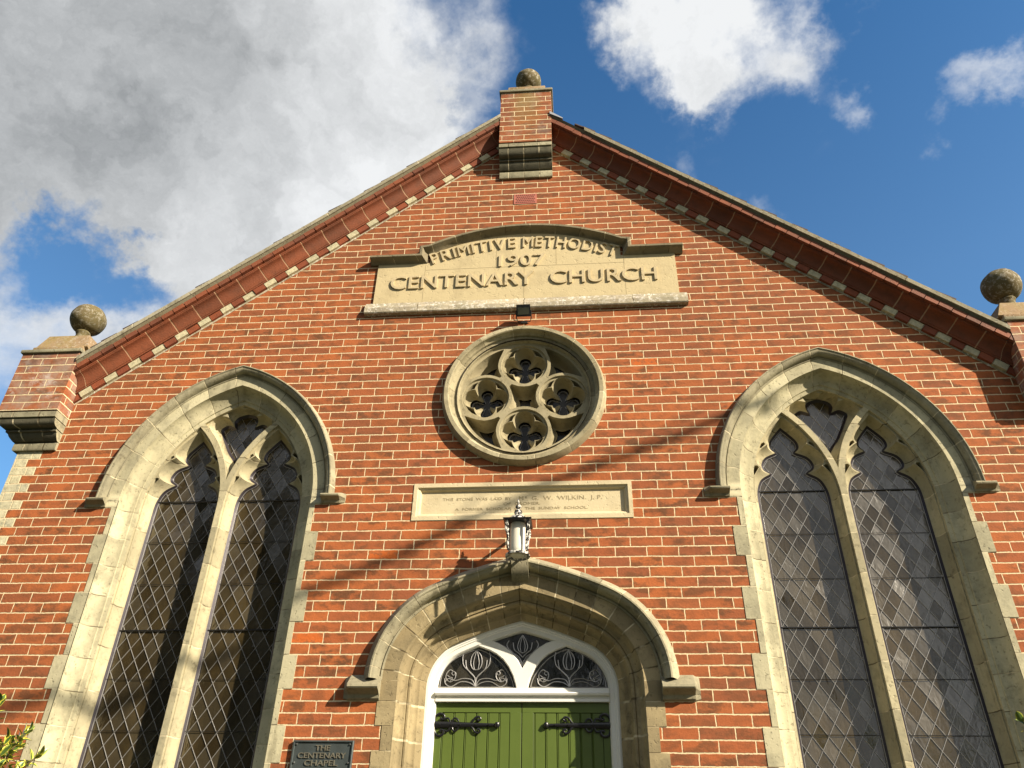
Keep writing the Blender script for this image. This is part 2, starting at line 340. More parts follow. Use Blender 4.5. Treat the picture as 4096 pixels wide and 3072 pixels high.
# ---------------------------------------------------------------- mesh builder
class MB:
    def __init__(s): s.v = []; s.f = []; s.uv = []
    def add(s, vs, fs, uvs=None):
        o = len(s.v); s.v += [tuple(q) for q in vs]
        for i, f in enumerate(fs):
            s.f.append(tuple(o + k for k in f))
            s.uv.append(list(uvs[i]) if uvs else [(.5, .5)] * len(f))
        return s
    def grid(s, rows, U=None, V=None, close=False):
        """rows: list of equal-length point lists"""
        a, b = len(rows), len(rows[0]); vs = [p for r in rows for p in r]; fs = []; uvs = []
        for i in range(a - 1):
            for j in range(b if close else b - 1):
                k = (j + 1) % b
                fs.append((i * b + j, i * b + k, (i + 1) * b + k, (i + 1) * b + j))
                if U is not None:
                    uj, uk = U[j], U[j + 1] if j + 1 < len(U) else U[j] + 1
                    uvs.append([(uj, V[i]), (uk, V[i]), (uk, V[i + 1]), (uj, V[i + 1])])
        return s.add(vs, fs, uvs if U is not None else None)
    def box(s, x0, x1, y0, y1, z0, z1, uv=None, axis='z'):
        """uv=(u0,u1) block coordinate along axis"""
        vs = [(x, y, z) for x in (x0, x1) for y in (y0, y1) for z in (z0, z1)]
        fs = [(0, 1, 3, 2), (4, 6, 7, 5), (0, 4, 5, 1), (2, 3, 7, 6), (0, 2, 6, 4), (1, 5, 7, 3)]
        if uv:
            ax = 'xyz'.index(axis); lo = (x0, y0, z0)[ax]; hi = (x1, y1, z1)[ax]
            uvs = [[(uv[0] + (uv[1] - uv[0]) * (vs[k][ax] - lo) / (hi - lo), .5) for k in f] for f in fs]
        else: uvs = None
        return s.add(vs, fs, uvs)
    def bevel_box(s, x0, x1, y0, y1, z0, z1, b=.004):
        bm = bmesh.new(); bmesh.ops.create_cube(bm, size=1)
        for q in bm.verts: q.co = Vector(((x0 + x1) / 2 + q.co.x * (x1 - x0), (y0 + y1) / 2 + q.co.y * (y1 - y0), (z0 + z1) / 2 + q.co.z * (z1 - z0)))
        bmesh.ops.bevel(bm, geom=bm.edges[:], offset=b, segments=2, affect='EDGES', profile=.5)
        bm.verts.index_update(); s.add([q.co[:] for q in bm.verts], [[k.index for k in f.verts] for f in bm.faces]); bm.free(); return s
    def prism(s, poly, y0, y1, u=None):
        """poly in xz, extruded y0..y1"""
        k = len(poly); vs = [(x, y0, z) for x, z in poly] + [(x, y1, z) for x, z in poly]
        tri = tessellate_polygon([[Vector((x, 0, z)) for x, z in poly]])
        fs = [tuple(t) for t in tri] + [tuple(q + k for q in t) for t in tri] + [(i, (i + 1) % k, k + (i + 1) % k, k + i) for i in range(k)]
        uvs = None
        if u is not None: uvs = [[(u, .5)] * len(f) for f in fs]
        return s.add(vs, fs, uvs)
    def prism_x(s, poly, x0, x1, u0=0., u1=1.):
        """poly in (y,z), extruded along x"""
        k = len(poly); vs = [(x0, y, z) for y, z in poly] + [(x1, y, z) for y, z in poly]
        tri = tessellate_polygon([[Vector((0, y, z)) for y, z in poly]])
        fs = [tuple(t) for t in tri] + [tuple(q + k for q in t) for t in tri] + [(i, (i + 1) % k, k + (i + 1) % k, k + i) for i in range(k)]
        uvs = [[((u0 if q < k else u1), .5) for q in f] for f in fs]
        return s.add(vs, fs, uvs)
    def tube(s, pts, r, seg=8, closed=False, flat=1.0):
        pts = [Vector(p) for p in pts]; rows = []; k = len(pts); prev = None
        for i, p in enumerate(pts):
            t = (pts[(i + 1) % k] - pts[i - 1]) if closed else (pts[min(i + 1, k - 1)] - pts[max(i - 1, 0)])
            t.normalize()
            ref = Vector((0, 1, 0)) if abs(t.y) < .9 else Vector((1, 0, 0))
            a = t.cross(ref).normalized(); b = ref if abs(t.y) < .9 else t.cross(a)
            rr = r[i] if isinstance(r, (list, tuple)) else r
            rows.append([tuple(p + a * math.cos(q) * rr + b * math.sin(q) * rr * flat) for q in [2 * math.pi * j / seg for j in range(seg)]])
        if closed: rows.append(rows[0])
        s.grid(rows, close=True)
        if not closed:
            for rw in (rows[0], rows[-1]): s.add(rw, [tuple(range(seg))])
        return s
    def lathe(s, prof, cx, cy, seg=32):
        rows = [[(cx + r * math.cos(a), cy + r * math.sin(a), z) for a in [2 * math.pi * j / seg for j in range(seg)]] for r, z in prof]
        s.grid(rows, close=True); return s
    def plate(s, outer, holes, y, uvf=None):
        polys = [[Vector((x, 0, z)) for x, z in q] for q in [outer] + holes]
        flatv = [p for q in polys for p in q]
        tri = tessellate_polygon(polys)
        vs = [(p.x, y, p.z) for p in flatv]
        s.add(vs, [tuple(t) for t in tri], [[(uvf(vs[k][0], vs[k][2]), .5) if uvf else (.5, .5) for k in t] for t in tri])
        return s
    def loft(s, A, yA, B, yB, steps=4, cave=True):
        rows = []
        for i in range(steps + 1):
            t = i / steps * math.pi / 2
            a, b = (1 - math.cos(t), math.sin(t)) if cave else (i / steps, i / steps)
            rows.append([(p[0] + (q[0] - p[0]) * a, yA + (yB - yA) * b, p[1] + (q[1] - p[1]) * a) for p, q in zip(A, B)])
        s.grid(rows, close=True); return s
    def build(s, name, mat, parent=None, smooth=30, pivot=None):
        me = bpy.data.meshes.new(name); me.from_pydata(s.v, [], s.f); me.validate()
        if len(me.polygons) == len(s.f):
            ul = me.uv_layers.new(name='UVMap'); i = 0; flatuv = []
            for u in s.uv:
                for q in u: flatuv += [q[0], q[1]]
            ul.data.foreach_set('uv', flatuv)
        bm = bmesh.new(); bm.from_mesh(me); bmesh.ops.remove_doubles(bm, verts=bm.verts, dist=1e-5)
        bmesh.ops.recalc_face_normals(bm, faces=bm.faces); bm.to_mesh(me); bm.free()
        if smooth:
            me.shade_smooth(); me.set_sharp_from_angle(angle=R_(smooth))
        me.materials.append(mat)
        o = bpy.data.objects.new(name, me); COL.objects.link(o)
        if parent is not None:
            o.parent = parent
            mw = Matrix.Identity(4); q = parent
            while q is not None: mw = q.matrix_basis @ mw; q = q.parent
            o.matrix_parent_inverse = mw.inverted()
        return o
def tag(o, label, cat, group=None, kind=None):
    o['label'] = label; 
    if cat: o['category'] = cat
    if group: o['group'] = group
    if kind: o['kind'] = kind
    return o
def empty(name, loc, label, cat, group=None):
    o = bpy.data.objects.new(name, None); COL.objects.link(o); o.location = loc
    return tag(o, label, cat, group)

# ---------------------------------------------------------------- arches
NA = 22
def gothic(a0, r0, zs, o, z0=None, jamb=True, n=NA):
    """two-centred arch, right half offset o; full curve left foot -> apex -> right foot; returns pts and u (0 at foot)"""
    xc = a0 - r0; Rr = r0 + o; ph = math.acos(-xc / Rr)
    right = [(xc + Rr * math.cos(ph * i / n), zs + Rr * math.sin(ph * i / n)) for i in range(n + 1)]
    if z0 is not None:
        k = 6; right = [(a0 + o, z0 + (zs - z0) * i / k) for i in range(k)] + right
    left = [(-x, z) for x, z in right]
    return left + right[::-1][1:]
def four(a0, r1, th, r2, zs, o, z0=None, n=12):
    c1x = a0 - r1; c2 = (c1x - (r2 - r1) * math.cos(th), zs - (r2 - r1) * math.sin(th))
    p1 = [(c1x + (r1 + o) * math.cos(th * i / n), zs + (r1 + o) * math.sin(th * i / n)) for i in range(n)]
    Rr = r2 + o; pe = math.acos(-c2[0] / Rr)
    p2 = [(c2[0] + Rr * math.cos(th + (pe - th) * i / n), c2[1] + Rr * math.sin(th + (pe - th) * i / n)) for i in range(n + 1)]
    right = p1 + p2
    if z0 is not None:
        k = 6; right = [(a0 + o, z0 + (zs - z0) * i / k) for i in range(k)] + right
    left = [(-x, z) for x, z in right]
    return left + right[::-1][1:]
def shift(pts, dx): return [(x + dx, z) for x, z in pts]
def arclen(pts):
    L = [0.]
    for a, b in zip(pts, pts[1:]): L.append(L[-1] + math.hypot(b[0] - a[0], b[1] - a[1]))
    return L
def ucoord(pts, zs, arch_blocks, course=.2318, zjoint=4.1545):
    """block coordinate: jambs by height, arch by equal voussoirs"""
    L = arclen(pts); k0 = max(i for i in range(len(pts) // 2) if pts[i][1] <= zs + 1e-6); k1 = len(pts) - 1 - k0
    U = []
    for i, (x, z) in enumerate(pts):
        if i <= k0: U.append((z - zjoint) / course)
        elif i < k1: U.append((zs - zjoint) / course + (L[i] - L[k0]) / (L[k1] - L[k0]) * arch_blocks)
        else: U.append((zs - zjoint) / course * 2 + arch_blocks - (z - zjoint) / course)
    return U
def sweep(mb, fn, prof, dx, U=None):
    rows = []; V = []; acc = 0
    for i, (o, y) in enumerate(prof):
        rows.append([(x + dx, y, z) for x, z in fn(o)])
        if i: acc += math.hypot(o - prof[i - 1][0], y - prof[i - 1][1])
        V.append(acc * .999)
    mb.grid(rows, U, V)
    return mb
def cav(p, q, k=5, convex=False):
    """quarter-round hollow from p to q in (o,y): leaves p along y, reaches q along o"""
    r = []
    for i in range(k + 1):
        t = i / k * math.pi / 2
        if convex: a, b = math.sin(t), 1 - math.cos(t)
        else: a, b = 1 - math.cos(t), math.sin(t)
        r.append((p[0] + (q[0] - p[0]) * a, p[1] + (q[1] - p[1]) * b))
    return r

def label_stop(x0, x1, prof, k=.12):
    """moulded block in (y,z) along x whose outer end is mitred back to the wall"""
    sg = 1 if x1 > x0 else -1; mb = MB(); zc = sum(z for y, z in prof) / len(prof)
    rows = [[(x0, y, z) for y, z in prof], [(x1 - sg * .045, y, z) for y, z in prof], [(x1 - sg * .038, y * .96, z) for y, z in prof], [(x1, y * k, zc + (z - zc) * .8) for y, z in prof]]
    U_ = [.3] * (len(prof) + 1)
    mb.grid(rows, None, None, close=True)
    for rw in (rows[0], rows[-1]): mb.add(rw, [tuple(range(len(prof)))])
    return mb
# ================================================================ CHURCH
church = empty('church', (0, 0, 0), 'red brick gabled church front with pointed stone windows, carved name panel and green doors', 'church')
XW, ZS = 2.475, 4.215
WA, WR = .80, 1.146                       # window opening half-span / radius at the wall face
def wfn(z0): return lambda o: gothic(WA, WR, ZS, o, z0)
DZS, DA, DR1, DTH, DR2 = 2.82, .68, .34, R_(66), 3.0
def dfn(z0): return lambda o: four(DA, DR1, DTH, DR2, DZS, o, z0)
WZ0, DZ0 = .95, .0
RK0, RKT = 8.42, .82                      # raking line z = RK0 - RKT|x|
RA = math.atan(RKT)

# ---- front wall with real openings
outer = [(-4.32, 0.), (-4.32, 5.35), (-3.95, RK0 - RKT * 3.95 + .25), (0, RK0 + .25), (3.95, RK0 - RKT * 3.95 + .25), (4.32, 5.35), (4.32, 0.)]
hw = wfn(WZ0)(.03); hd = [(x, z) for x, z in dfn(.02)(.17)]
rose = [(.62 * math.cos(2 * math.pi * i / 48), 5.145 + .62 * math.sin(2 * math.pi * i / 48)) for i in range(48)]
wall = MB(); wall.plate(outer, [shift(hw, -XW), shift(hw, XW), hd, rose, [(-.845, 4.006), (.845, 4.006), (.845, 4.306), (-.845, 4.306)]], 0.)
wall.box(-4.32, -4.0, .001, .35, 0, 5.3); wall.box(4.0, 4.32, .001, .35, 0, 5.3)
wall.build('front_wall', M['brick'], church, smooth=0)
sw = MB(); sw.box(-4.318, -4.02, .352, 12., 0, 5.1); sw.build('side_wall', M['brick'], church, smooth=0)
sw = MB(); sw.box(4.02, 4.318, .352, 12., 0, 5.1); sw.build('side_wall', M['brick'], church, smooth=0)
rw = MB(); rw.prism([(-4.01, 0), (-4.01, 5.1), (0, 8.4), (4.01, 5.1), (4.01, 0)], 11.7, 12.); rw.build('rear_wall', M['brick'], church, smooth=0)

# ---- pointed windows
def cr(P, n):
    """Catmull-Rom through P"""
    out = []
    for i in range(len(P) - 1):
        p0 = P[max(i - 1, 0)]; p1 = P[i]; p2 = P[i + 1]; p3 = P[min(i + 2, len(P) - 1)]
        for k in range(n):
            t = k / n
            out.append(tuple(.5 * (2 * p1[j] + (p2[j] - p0[j]) * t + (2 * p0[j] - 5 * p1[j] + 4 * p2[j] - p3[j]) * t * t + (3 * p1[j] - p0[j] - 3 * p2[j] + p3[j]) * t ** 3) for j in (0, 1)))
    out.append(P[-1]); return out
def sym_outline(segs, n=5):
    """right half segments, bottom -> top; mirrored to a closed outline"""
    r = []
    for sgm in segs:
        q = cr(sgm, n) if len(sgm) > 2 else [tuple(sgm[0]), tuple(sgm[1])]
        r += q if not r else q[1:]
    l = [(-x, z) for x, z in r[::-1]]
    if abs(r[-1][0]) < 1e-9: l = l[1:]
    return r + l
ZB = WZ0 - ZS
F_light = sym_outline([[(.316, ZB), (.316, -.05)], [(.316, -.05), (.312, .08), (.288, .195), (.236, .262)], [(.236, .262), (.260, .295), (.256, .345), (.220, .41), (.152, .462)], [(.152, .462), (.166, .50), (.137, .56), (.077, .635), (0, .718)]])
G_light = sym_outline([[(.278, ZB + .03), (.278, -.02)], [(.278, -.02), (.272, .09), (.230, .19), (.146, .243)], [(.146, .243), (.194, .275), (.205, .325), (.166, .39), (.078, .430)], [(.078, .430), (.116, .475), (.108, .535), (.06, .60), (0, .668)]])
AX = .3495
# simple pointed lights behind the front bars
rT = WR - .125 ; cT = (WA - .125) - rT        # tracery inner arc: centre x, radius (half-span .655)
hb = .024                                      # half width of mullion bar
def light_A():
    """outline of left light between main arc and bar arc (absolute, window-centred)"""
    xl = -cT; L = []; zc = math.sqrt(rT ** 2 - ((-cT + hb + rT) / 2) ** 2)
    L.append((-hb, ZB)); k = 12
    for i in range(k + 1):                     # right side going up (bar arc, centre -hb-rT)
        z = zc * i / k; L.append((-hb - rT + math.sqrt(rT ** 2 - z * z), z))
    for i in range(k - 1, -1, -1):             # left side going down (main arc, centre -cT)
        z = zc * i / k; L.append((-cT - math.sqrt(rT ** 2 - z * z), z))
    L.append((-cT - rT, ZB)); return L, zc
LA, ZC = light_A()
def top_A():
    """kite between the two bars and the head"""
    rb = rT + 2 * hb; cb = -hb - rT
    z0 = math.sqrt(rb * rb - cb * cb)
    za = math.sqrt(rT ** 2 - cT ** 2)
    # bar outer arc meets main arc
    d_ = (-cT) - cb; a = (rb * rb - rT * rT + d_ * d_) / (2 * d_); xi = cb + a; zi = math.sqrt(rb * rb - a * a)
    right = []
    for i in range(10):
        z = z0 + (zi - z0) * i / 9; right.append((-(cb + math.sqrt(rb * rb - z * z)), z))
    for i in range(1, 10):
        z = zi + (za - zi) * i / 9; right.append((-(-cT - math.sqrt(max(rT ** 2 - z * z, 0))) if False else (cT + math.sqrt(max(rT ** 2 - z * z, 0))), z))
    right[-1] = (0., za)
    left = [(-x, z) for x, z in right[::-1]][1:-1]
    return right + left, z0, za, xi, zi
TA, TZ0, TZA, TXI, TZI = top_A()
F_top = sym_outline([[(0.0, TZ0 + .07), (.06, TZ0 + .18), (.16, TZ0 + .31), (.285, TZI - .01)], [(.285, TZI - .01), (.262, TZI + .04), (.20, TZI + .085), (.130, TZI + .075)], [(.130, TZI + .075), (.145, TZI + .13), (.10, TZI + .185), (0, TZA - .025)]])
G_top = sym_outline([[(0.0, TZ0 + .18), (.050, TZ0 + .255), (.11, TZ0 + .335), (.215, TZI - .02)], [(.215, TZI - .02), (.210, TZI + .015), (.155, TZI + .045), (.092, TZI + .020)], [(.092, TZI + .020), (.112, TZI + .08), (.078, TZI + .13), (0, TZI + .155)]])
YA, YB, YG = .115, .140, .235
def clip_line(p, q, poly):
    """parts of segment p-q inside polygon"""
    dx, dz_ = q[0] - p[0], q[1] - p[1]; ts = [0., 1.]
    for a, b in zip(poly, poly[1:] + poly[:1]):
        ex, ez = b[0] - a[0], b[1] - a[1]; den = dx * ez - dz_ * ex
        if abs(den) < 1e-12: continue
        t = ((a[0] - p[0]) * ez - (a[1] - p[1]) * ex) / den; u = ((a[0] - p[0]) * dz_ - (a[1] - p[1]) * dx) / den
        if 0 < t < 1 and 0 <= u < 1: ts.append(t)
    ts.sort(); out = []
    for a, b in zip(ts, ts[1:]):
        mx, mz = p[0] + dx * (a + b) / 2, p[1] + dz_ * (a + b) / 2
        ins = False
        for s1, s2 in zip(poly, poly[1:] + poly[:1]):
            if (s1[1] > mz) != (s2[1] > mz) and mx < (s2[0] - s1[0]) * (mz - s1[1]) / (s2[1] - s1[1]) + s1[0]: ins = not ins
        if ins and b - a > 1e-4: out.append(((p[0] + dx * a, p[1] + dz_ * a), (p[0] + dx * b, p[1] + dz_ * b)))
    return out
def strip(mb, p, q, w, y, h):
    """came: low triangular-section bar"""
    d = Vector((q[0] - p[0], q[1] - p[1])); 
    if d.length < .004: return
    nrm = Vector((-d.y, d.x)).normalized() * w / 2; vs = []
    for c in (p, q):
        vs += [(c[0] + nrm.x, y, c[1] + nrm.y), (c[0] + nrm.x * .45, y - h, c[1] + nrm.y * .45), (c[0] - nrm.x * .45, y - h, c[1] - nrm.y * .45), (c[0] - nrm.x, y, c[1] - nrm.y)]
    mb.add(vs, [(0, 1, 5, 4), (1, 2, 6, 5), (2, 3, 7, 6)])
def scale_out(poly, s, c): return [(c[0] + (x - c[0]) * s, c[1] + (z - c[1]) * s) for x, z in poly]
def inset(poly, d):
    """inset closed outline towards its inside by d (vertex normals)"""
    k = len(poly); area = sum(poly[i][0] * poly[(i + 1) % k][1] - poly[(i + 1) % k][0] * poly[i][1] for i in range(k)); sg = 1 if area > 0 else -1
    out = []
    for i in range(k):
        a, b, c = Vector(poly[i - 1]), Vector(poly[i]), Vector(poly[(i + 1) % k])
        e1, e2 = (b - a), (c - b)
        if e1.length < 1e-9: e1 = e2
        if e2.length < 1e-9: e2 = e1
        t = (e1.normalized() + e2.normalized())
        if t.length < 1e-6: t = e1
        t.normalize(); nn = Vector((-t.y, t.x)) * sg
        out.append((b.x + nn.x * d, b.y + nn.y * d))
    return out
DW, DH = .108, .168
def lattice(mb, poly, y, x0=0., z0=0., w=.0048):
    x0 = round(x0 / DW) * DW; z0 = round(z0 / DH) * DH
    xs = [p[0] for p in poly]; zs = [p[1] for p in poly]; a0, a1, b0, b1 = min(xs), max(xs), min(zs), max(zs)
    sl = DH / DW
    for sg in (1, -1):
        c0 = b0 - sl * (a1 - a0); k = math.floor((c0 - z0) / DH) - 1
        while True:
            cz = z0 + k * DH
            # line z = cz + sg*sl*(x-x0)
            if sg > 0: zz0 = cz + sl * (a0 - x0)
            else: zz0 = cz - sl * (a0 - x0)
            zz1 = zz0 + sg * sl * (a1 - a0)
            if min(zz0, zz1) > b1: break
            if max(zz0, zz1) > b0:
                for p, q in clip_line((a0, zz0), (a1, zz1), poly): strip(mb, p, q, w, y, .004)
            k += 1
            if k > 500: break
def make_window(dx, label):
    T = lambda pts: [(x + dx, z + ZS) for x, z in pts]
    fn = wfn(WZ0); ctr = fn(0.); U = ucoord(ctr, ZS, 12)
    st = MB()
    prof = [(.0, -.004)] + cav((.0, .004), (-.092, .098), 7) + [(-.094, .108), (-.110, .112), (-.125, .115)]
    sweep(st, fn, prof, dx, U)
    # face band round the arch (under the hood)
    afn = lambda o: gothic(WA, WR, ZS, o, None)
    Ua = ucoord(afn(0.), ZS, 12)
    sweep(st, afn, [(.0, -.004), (.095, -.004), (.095, .0)], dx, Ua)
    # quoins, three courses each, alternately long and short
    zq = 4.1545; k = 0
    zt = ZS
    while zt > WZ0:
        zb = max(zq - .2318 * k, WZ0)
        wdt = .095 if k == 0 else (.040 if k % 2 == 1 else .102)
        for sg in (-1, 1):
            x0, x1 = dx + sg * WA, dx + sg * (WA + wdt)
            st.box(min(x0, x1), max(x0, x1), -.004, .03, zb, zt, uv=(-k, -k + (zt - zb) / .2318), axis='z')
        zt = zb; k += 1
    w = st.build('window', M['stone'], church, smooth=35); w['label'] = label
    # hood mould with label stops
    hm = MB(); hp = [(.090, 0.), (.092, -.010), (.099, -.014), (.102, -.006), (.106, -.008)] + [(.107 + .040 * (1 - math.cos(t)), -.012 - .050 * math.sin(t)) for t in [math.pi / 2 * i / 6 for i in range(7)]] + [(.154, -.070), (.162, -.069), (.181, -.010), (.182, .0)]
    sweep(hm, afn, hp, dx, Ua)
    hm.build('hood_mould', M['hood'], w, smooth=35)
    for sg in (-1, 1):
        label_stop(dx + sg * (WA + .092), dx + sg * (WA + .278), [(0, ZS - .060), (-.014, ZS - .058), (-.022, ZS - .040), (-.050, ZS - .024), (-.068, ZS - .018), (-.073, ZS - .008), (-.066, ZS + .004), (0, ZS + .034)]).build('label_stop', M['hood'], w, smooth=20)
    # tracery
    tr = MB(); head = fn(-.1249); outerp = shift(head, dx)
    LL = T(LA); RL = T([(-x, z) for x, z in LA][::-1]); TT = T(TA)
    tr.plate(outerp, [LL, RL, TT], YA)
    for sgn in (-1, 1):
        Fl = T([(sgn * AX + x, z) for x, z in F_light]); Gl = T([(sgn * AX + x, z) for x, z in G_light])
        out_ = LL if sgn < 0 else RL
        tr.add([], [])
        rim = [(x, YA, z) for x, z in out_]; rim2 = [(x, YB, z) for x, z in out_]
        tr.grid([rim, rim2], close=True)
        # small pierced eyes between foils and bars
        eyes = []
        for s2 in (-1, 1):
            for tri in ([(.250, .258), (.299, .188), (.296, .235), (.284, .272), (.260, .274)], [(.168, .464), (.210, .430), (.219, .434), (.202, .470), (.178, .484)]):
                eyes.append(T([(sgn * AX + s2 * x, z) for x, z in tri]))
        tr.plate(out_, [Fl] + eyes, YB)
        for e in eyes:
            c = (sum(p[0] for p in e) / len(e), sum(p[1] for p in e) / len(e))
            tr.loft(e, YB, scale_out(e, .75, c), YG, 1, False)
        tr.loft(Fl, YB, Gl, YG, 6)
    Ft = T(F_top); Gt = T(G_top)
    tr.grid([[(x, YA, z) for x, z in TT], [(x, YB, z) for x, z in TT]], close=True)
    tr.plate(TT, [Ft], YB); tr.loft(Ft, YB, Gt, YG, 6)
    # mullion nosing
    tr.build('tracery', M['trace'], w, smooth=30)
    # glass and leads
    gl = MB()
    gl.add([(dx - .72, YG + .022, WZ0 - .02), (dx + .72, YG + .022, WZ0 - .02), (dx + .72, YG + .022, 5.6), (dx - .72, YG + .022, 5.6)], [(0, 1, 2, 3)])
    gl.build('leaded_glass', M['glass'], w, smooth=0)
    ld = MB(); bd = MB(); br = []
    for sgn in (-1, 1):
        G = T([(sgn * AX + x, z) for x, z in G_light]); Gi = inset(G, .022)
        lattice(ld, Gi, YG + .021, dx + sgn * AX, 3.24)
        bd.grid([[(x, YG - .001, z) for x, z in inset(G, -.004)], [(x, YG + .010, z) for x, z in inset(G, .012)], [(x, YG + .016, z) for x, z in Gi], [(x, YG + .0215, z) for x, z in inset(G, .024)]], close=True)
        Gj = inset(G, .019); kk = len(Gj)
        for i in range(kk): strip(ld, Gj[i], Gj[(i + 1) % kk], .005, YG + .0145, .003)
        for zb, r in ((4.31, .007), (3.24, .007), (2.17, .007), (3.95, .0025), (3.60, .0025), (2.885, .0025), (2.53, .0025)):
            for p, q in clip_line((dx - 2, zb), (dx + 2, zb), G): br.append((p, q, zb, r))
    Gi = inset(Gt, .02); lattice(ld, Gi, YG + .021, dx, 3.24)
    bd.grid([[(x, YG - .001, z) for x, z in inset(Gt, -.003)], [(x, YG + .012, z) for x, z in inset(Gt, .010)], [(x, YG + .0215, z) for x, z in Gi]], close=True)
    ld.build('lead_lattice', M['lead'], w, smooth=0); bd.build('lead_border', M['leaddark'], w, smooth=40); [MB().tube([(p[0], YG + .012, zb), (q[0], YG + .012, zb)], r * .8, 6).build('saddle_bar', M['iron'], w, smooth=40) for p, q, zb, r in br]
    si = MB(); si.prism_x([(-.09, WZ0 - .12), (-.09, WZ0 - .05), (.26, WZ0 + .02), (.26, WZ0 - .12)], dx - 1.0, dx + 1.0, 0, 4); si.build('sill', M['stone'], w, smooth=0)
make_window(-XW, 'left pointed window with dark brownish leaded glass')
make_window(XW, 'right pointed window with paler grey leaded glass')

# ---- rose window
RC = (0.006, 5.145); TAU = 2 * math.pi
def circ(cx, cz, r, k=64, ph=0.): return [(cx + r * math.cos(ph + TAU * i / k), cz + r * math.sin(ph + TAU * i / k)) for i in range(k)]
rs = MB(); prof = [(.695, .0), (.690, -.02), (.672, -.060), (.668, -.066), (.636, -.066), (.630, -.060)] + cav((.628, -.058), (.606, -.012), 5) + [(.602, -.004), (.602, .010), (.594, .013), (.568, .018), (.562, .022)]
K = 96; rows = [[(RC[0] + r * math.cos(TAU * i / K), y, RC[1] + r * math.sin(TAU * i / K)) for i in range(K)] for r, y in prof]
rs.grid(rows, [i / K * 14 + .15 for i in range(K)] + [14.15], [i * .05 for i in range(len(prof))], close=True)
rose_o = rs.build('rose_window', M['rose'], church, smooth=30); rose_o['label'] = 'round quatrefoil window under the name panel'
rows2 = [(.562, .022)] + cav((.561, .026), (.548, .050), 4)
rt = MB()
rt.grid([[(RC[0] + r * math.cos(TAU * i / K), y, RC[1] + r * math.sin(TAU * i / K)) for i in range(K)] for r, y in rows2], close=True)
RY = .050; OFF, RI, RO = .330, .203, .228
cc = [(RC[0] + OFF * math.cos(a), RC[1] + OFF * math.sin(a)) for a in (0, math.pi / 2, math.pi, 1.5 * math.pi)]
def ray_outline(c, ok, k=36, step=.002, mx=.5):
    out = []
    for i in range(k):
        a = TAU * i / k; r = 0
        while r < mx and ok(c[0] + (r + step) * math.cos(a), c[1] + (r + step) * math.sin(a)): r += step
        out.append((c[0] + r * math.cos(a), c[1] + r * math.sin(a)))
    return out
def okf(x, z): return math.hypot(x - RC[0], z - RC[1]) < .532 and all(math.hypot(x - q[0], z - q[1]) > RO for q in cc)
holes = [circ(q[0], q[1], RI, 48) for q in cc]
spand = [ray_outline((RC[0], RC[1]), okf)] + [ray_outline((RC[0] + .420 * math.cos(a), RC[1] + .420 * math.sin(a)), okf) for a in (math.pi / 4, .75 * math.pi, 1.25 * math.pi, 1.75 * math.pi)]
rt.plate(circ(RC[0], RC[1], .548, K), holes + spand, RY)
for i, sp_ in enumerate(spand):
    c = (sum(p[0] for p in sp_) / len(sp_), sum(p[1] for p in sp_) / len(sp_))
    rt.loft(sp_, RY, scale_out(sp_, .42, c), RY + .14, 5)
def foil(c, r0, off, rl, k=96):
    out = []
    for i in range(k):
        a = TAU * i / k; best = r0
        for j in range(4):
            b = a - j * math.pi / 2; dd = off * math.cos(b); pp = off * math.sin(b)
            if abs(pp) < rl and dd > 0: best = max(best, dd + math.sqrt(rl * rl - pp * pp))
        out.append((c[0] + best * math.cos(a), c[1] + best * math.sin(a)))
    return out
for q in cc:
    Ff = foil(q, .07, .101, .091); Gg = foil(q, .044, .094, .052)
    cir = circ(q[0], q[1], RI, 48)
    rt.grid([[(x, RY, z) for x, z in cir], [(x, RY + .016, z) for x, z in circ(q[0], q[1], RI - .004, 48)]], close=True)
    eyes = []
    for j in range(4):
        a = math.pi / 4 + j * math.pi / 2; e = []
        for da, rr in ((-.40, .181), (-.13, .182), (.13, .182), (.40, .181), (.13, .152), (0, .140), (-.13, .152)):
            e.append((q[0] + rr * math.cos(a + da), q[1] + rr * math.sin(a + da)))
        eyes.append(e)
    rt.plate(circ(q[0], q[1], RI - .004, 48), [Ff] + eyes, RY + .016)
    for e in eyes:
        c = (sum(p[0] for p in e) / len(e), sum(p[1] for p in e) / len(e)); rt.loft(e, RY + .016, scale_out(e, .8, c), RY + .09, 1, False)
    rt.loft(Ff, RY + .016, Gg, RY + .125, 6)
rt.build('tracery', M['rose'], rose_o, smooth=30)
g = MB(); g.plate(circ(RC[0], RC[1], .56, 48), [], RY + .15); g.build('leaded_glass', M['roseglass'], rose_o, smooth=0)
g = MB(); g.grid([[(RC[0] + .57 * math.cos(TAU * i / 48), y, RC[1] + .57 * math.sin(TAU * i / 48)) for i in range(48)] for y in (.0, .22)], close=True); g.build('reveal_backing', M['dark'], rose_o, smooth=40)  # dark-coloured tube added behind the tracery to block the sky, like an unlit interior
ld = MB()
for q in cc:
    for rr in (.044, .037):
        G = foil(q, rr - .006, .088, rr, 64)
        for i in range(64): strip(ld, G[i], G[(i + 1) % 64], .004, RY + .148, .004)
    for a, b in (((-.13, .005), (.13, .005)), ((.004, -.13), (.004, .13))): pass
ld.build('lead_border', M['lead'], rose_o, smooth=0)

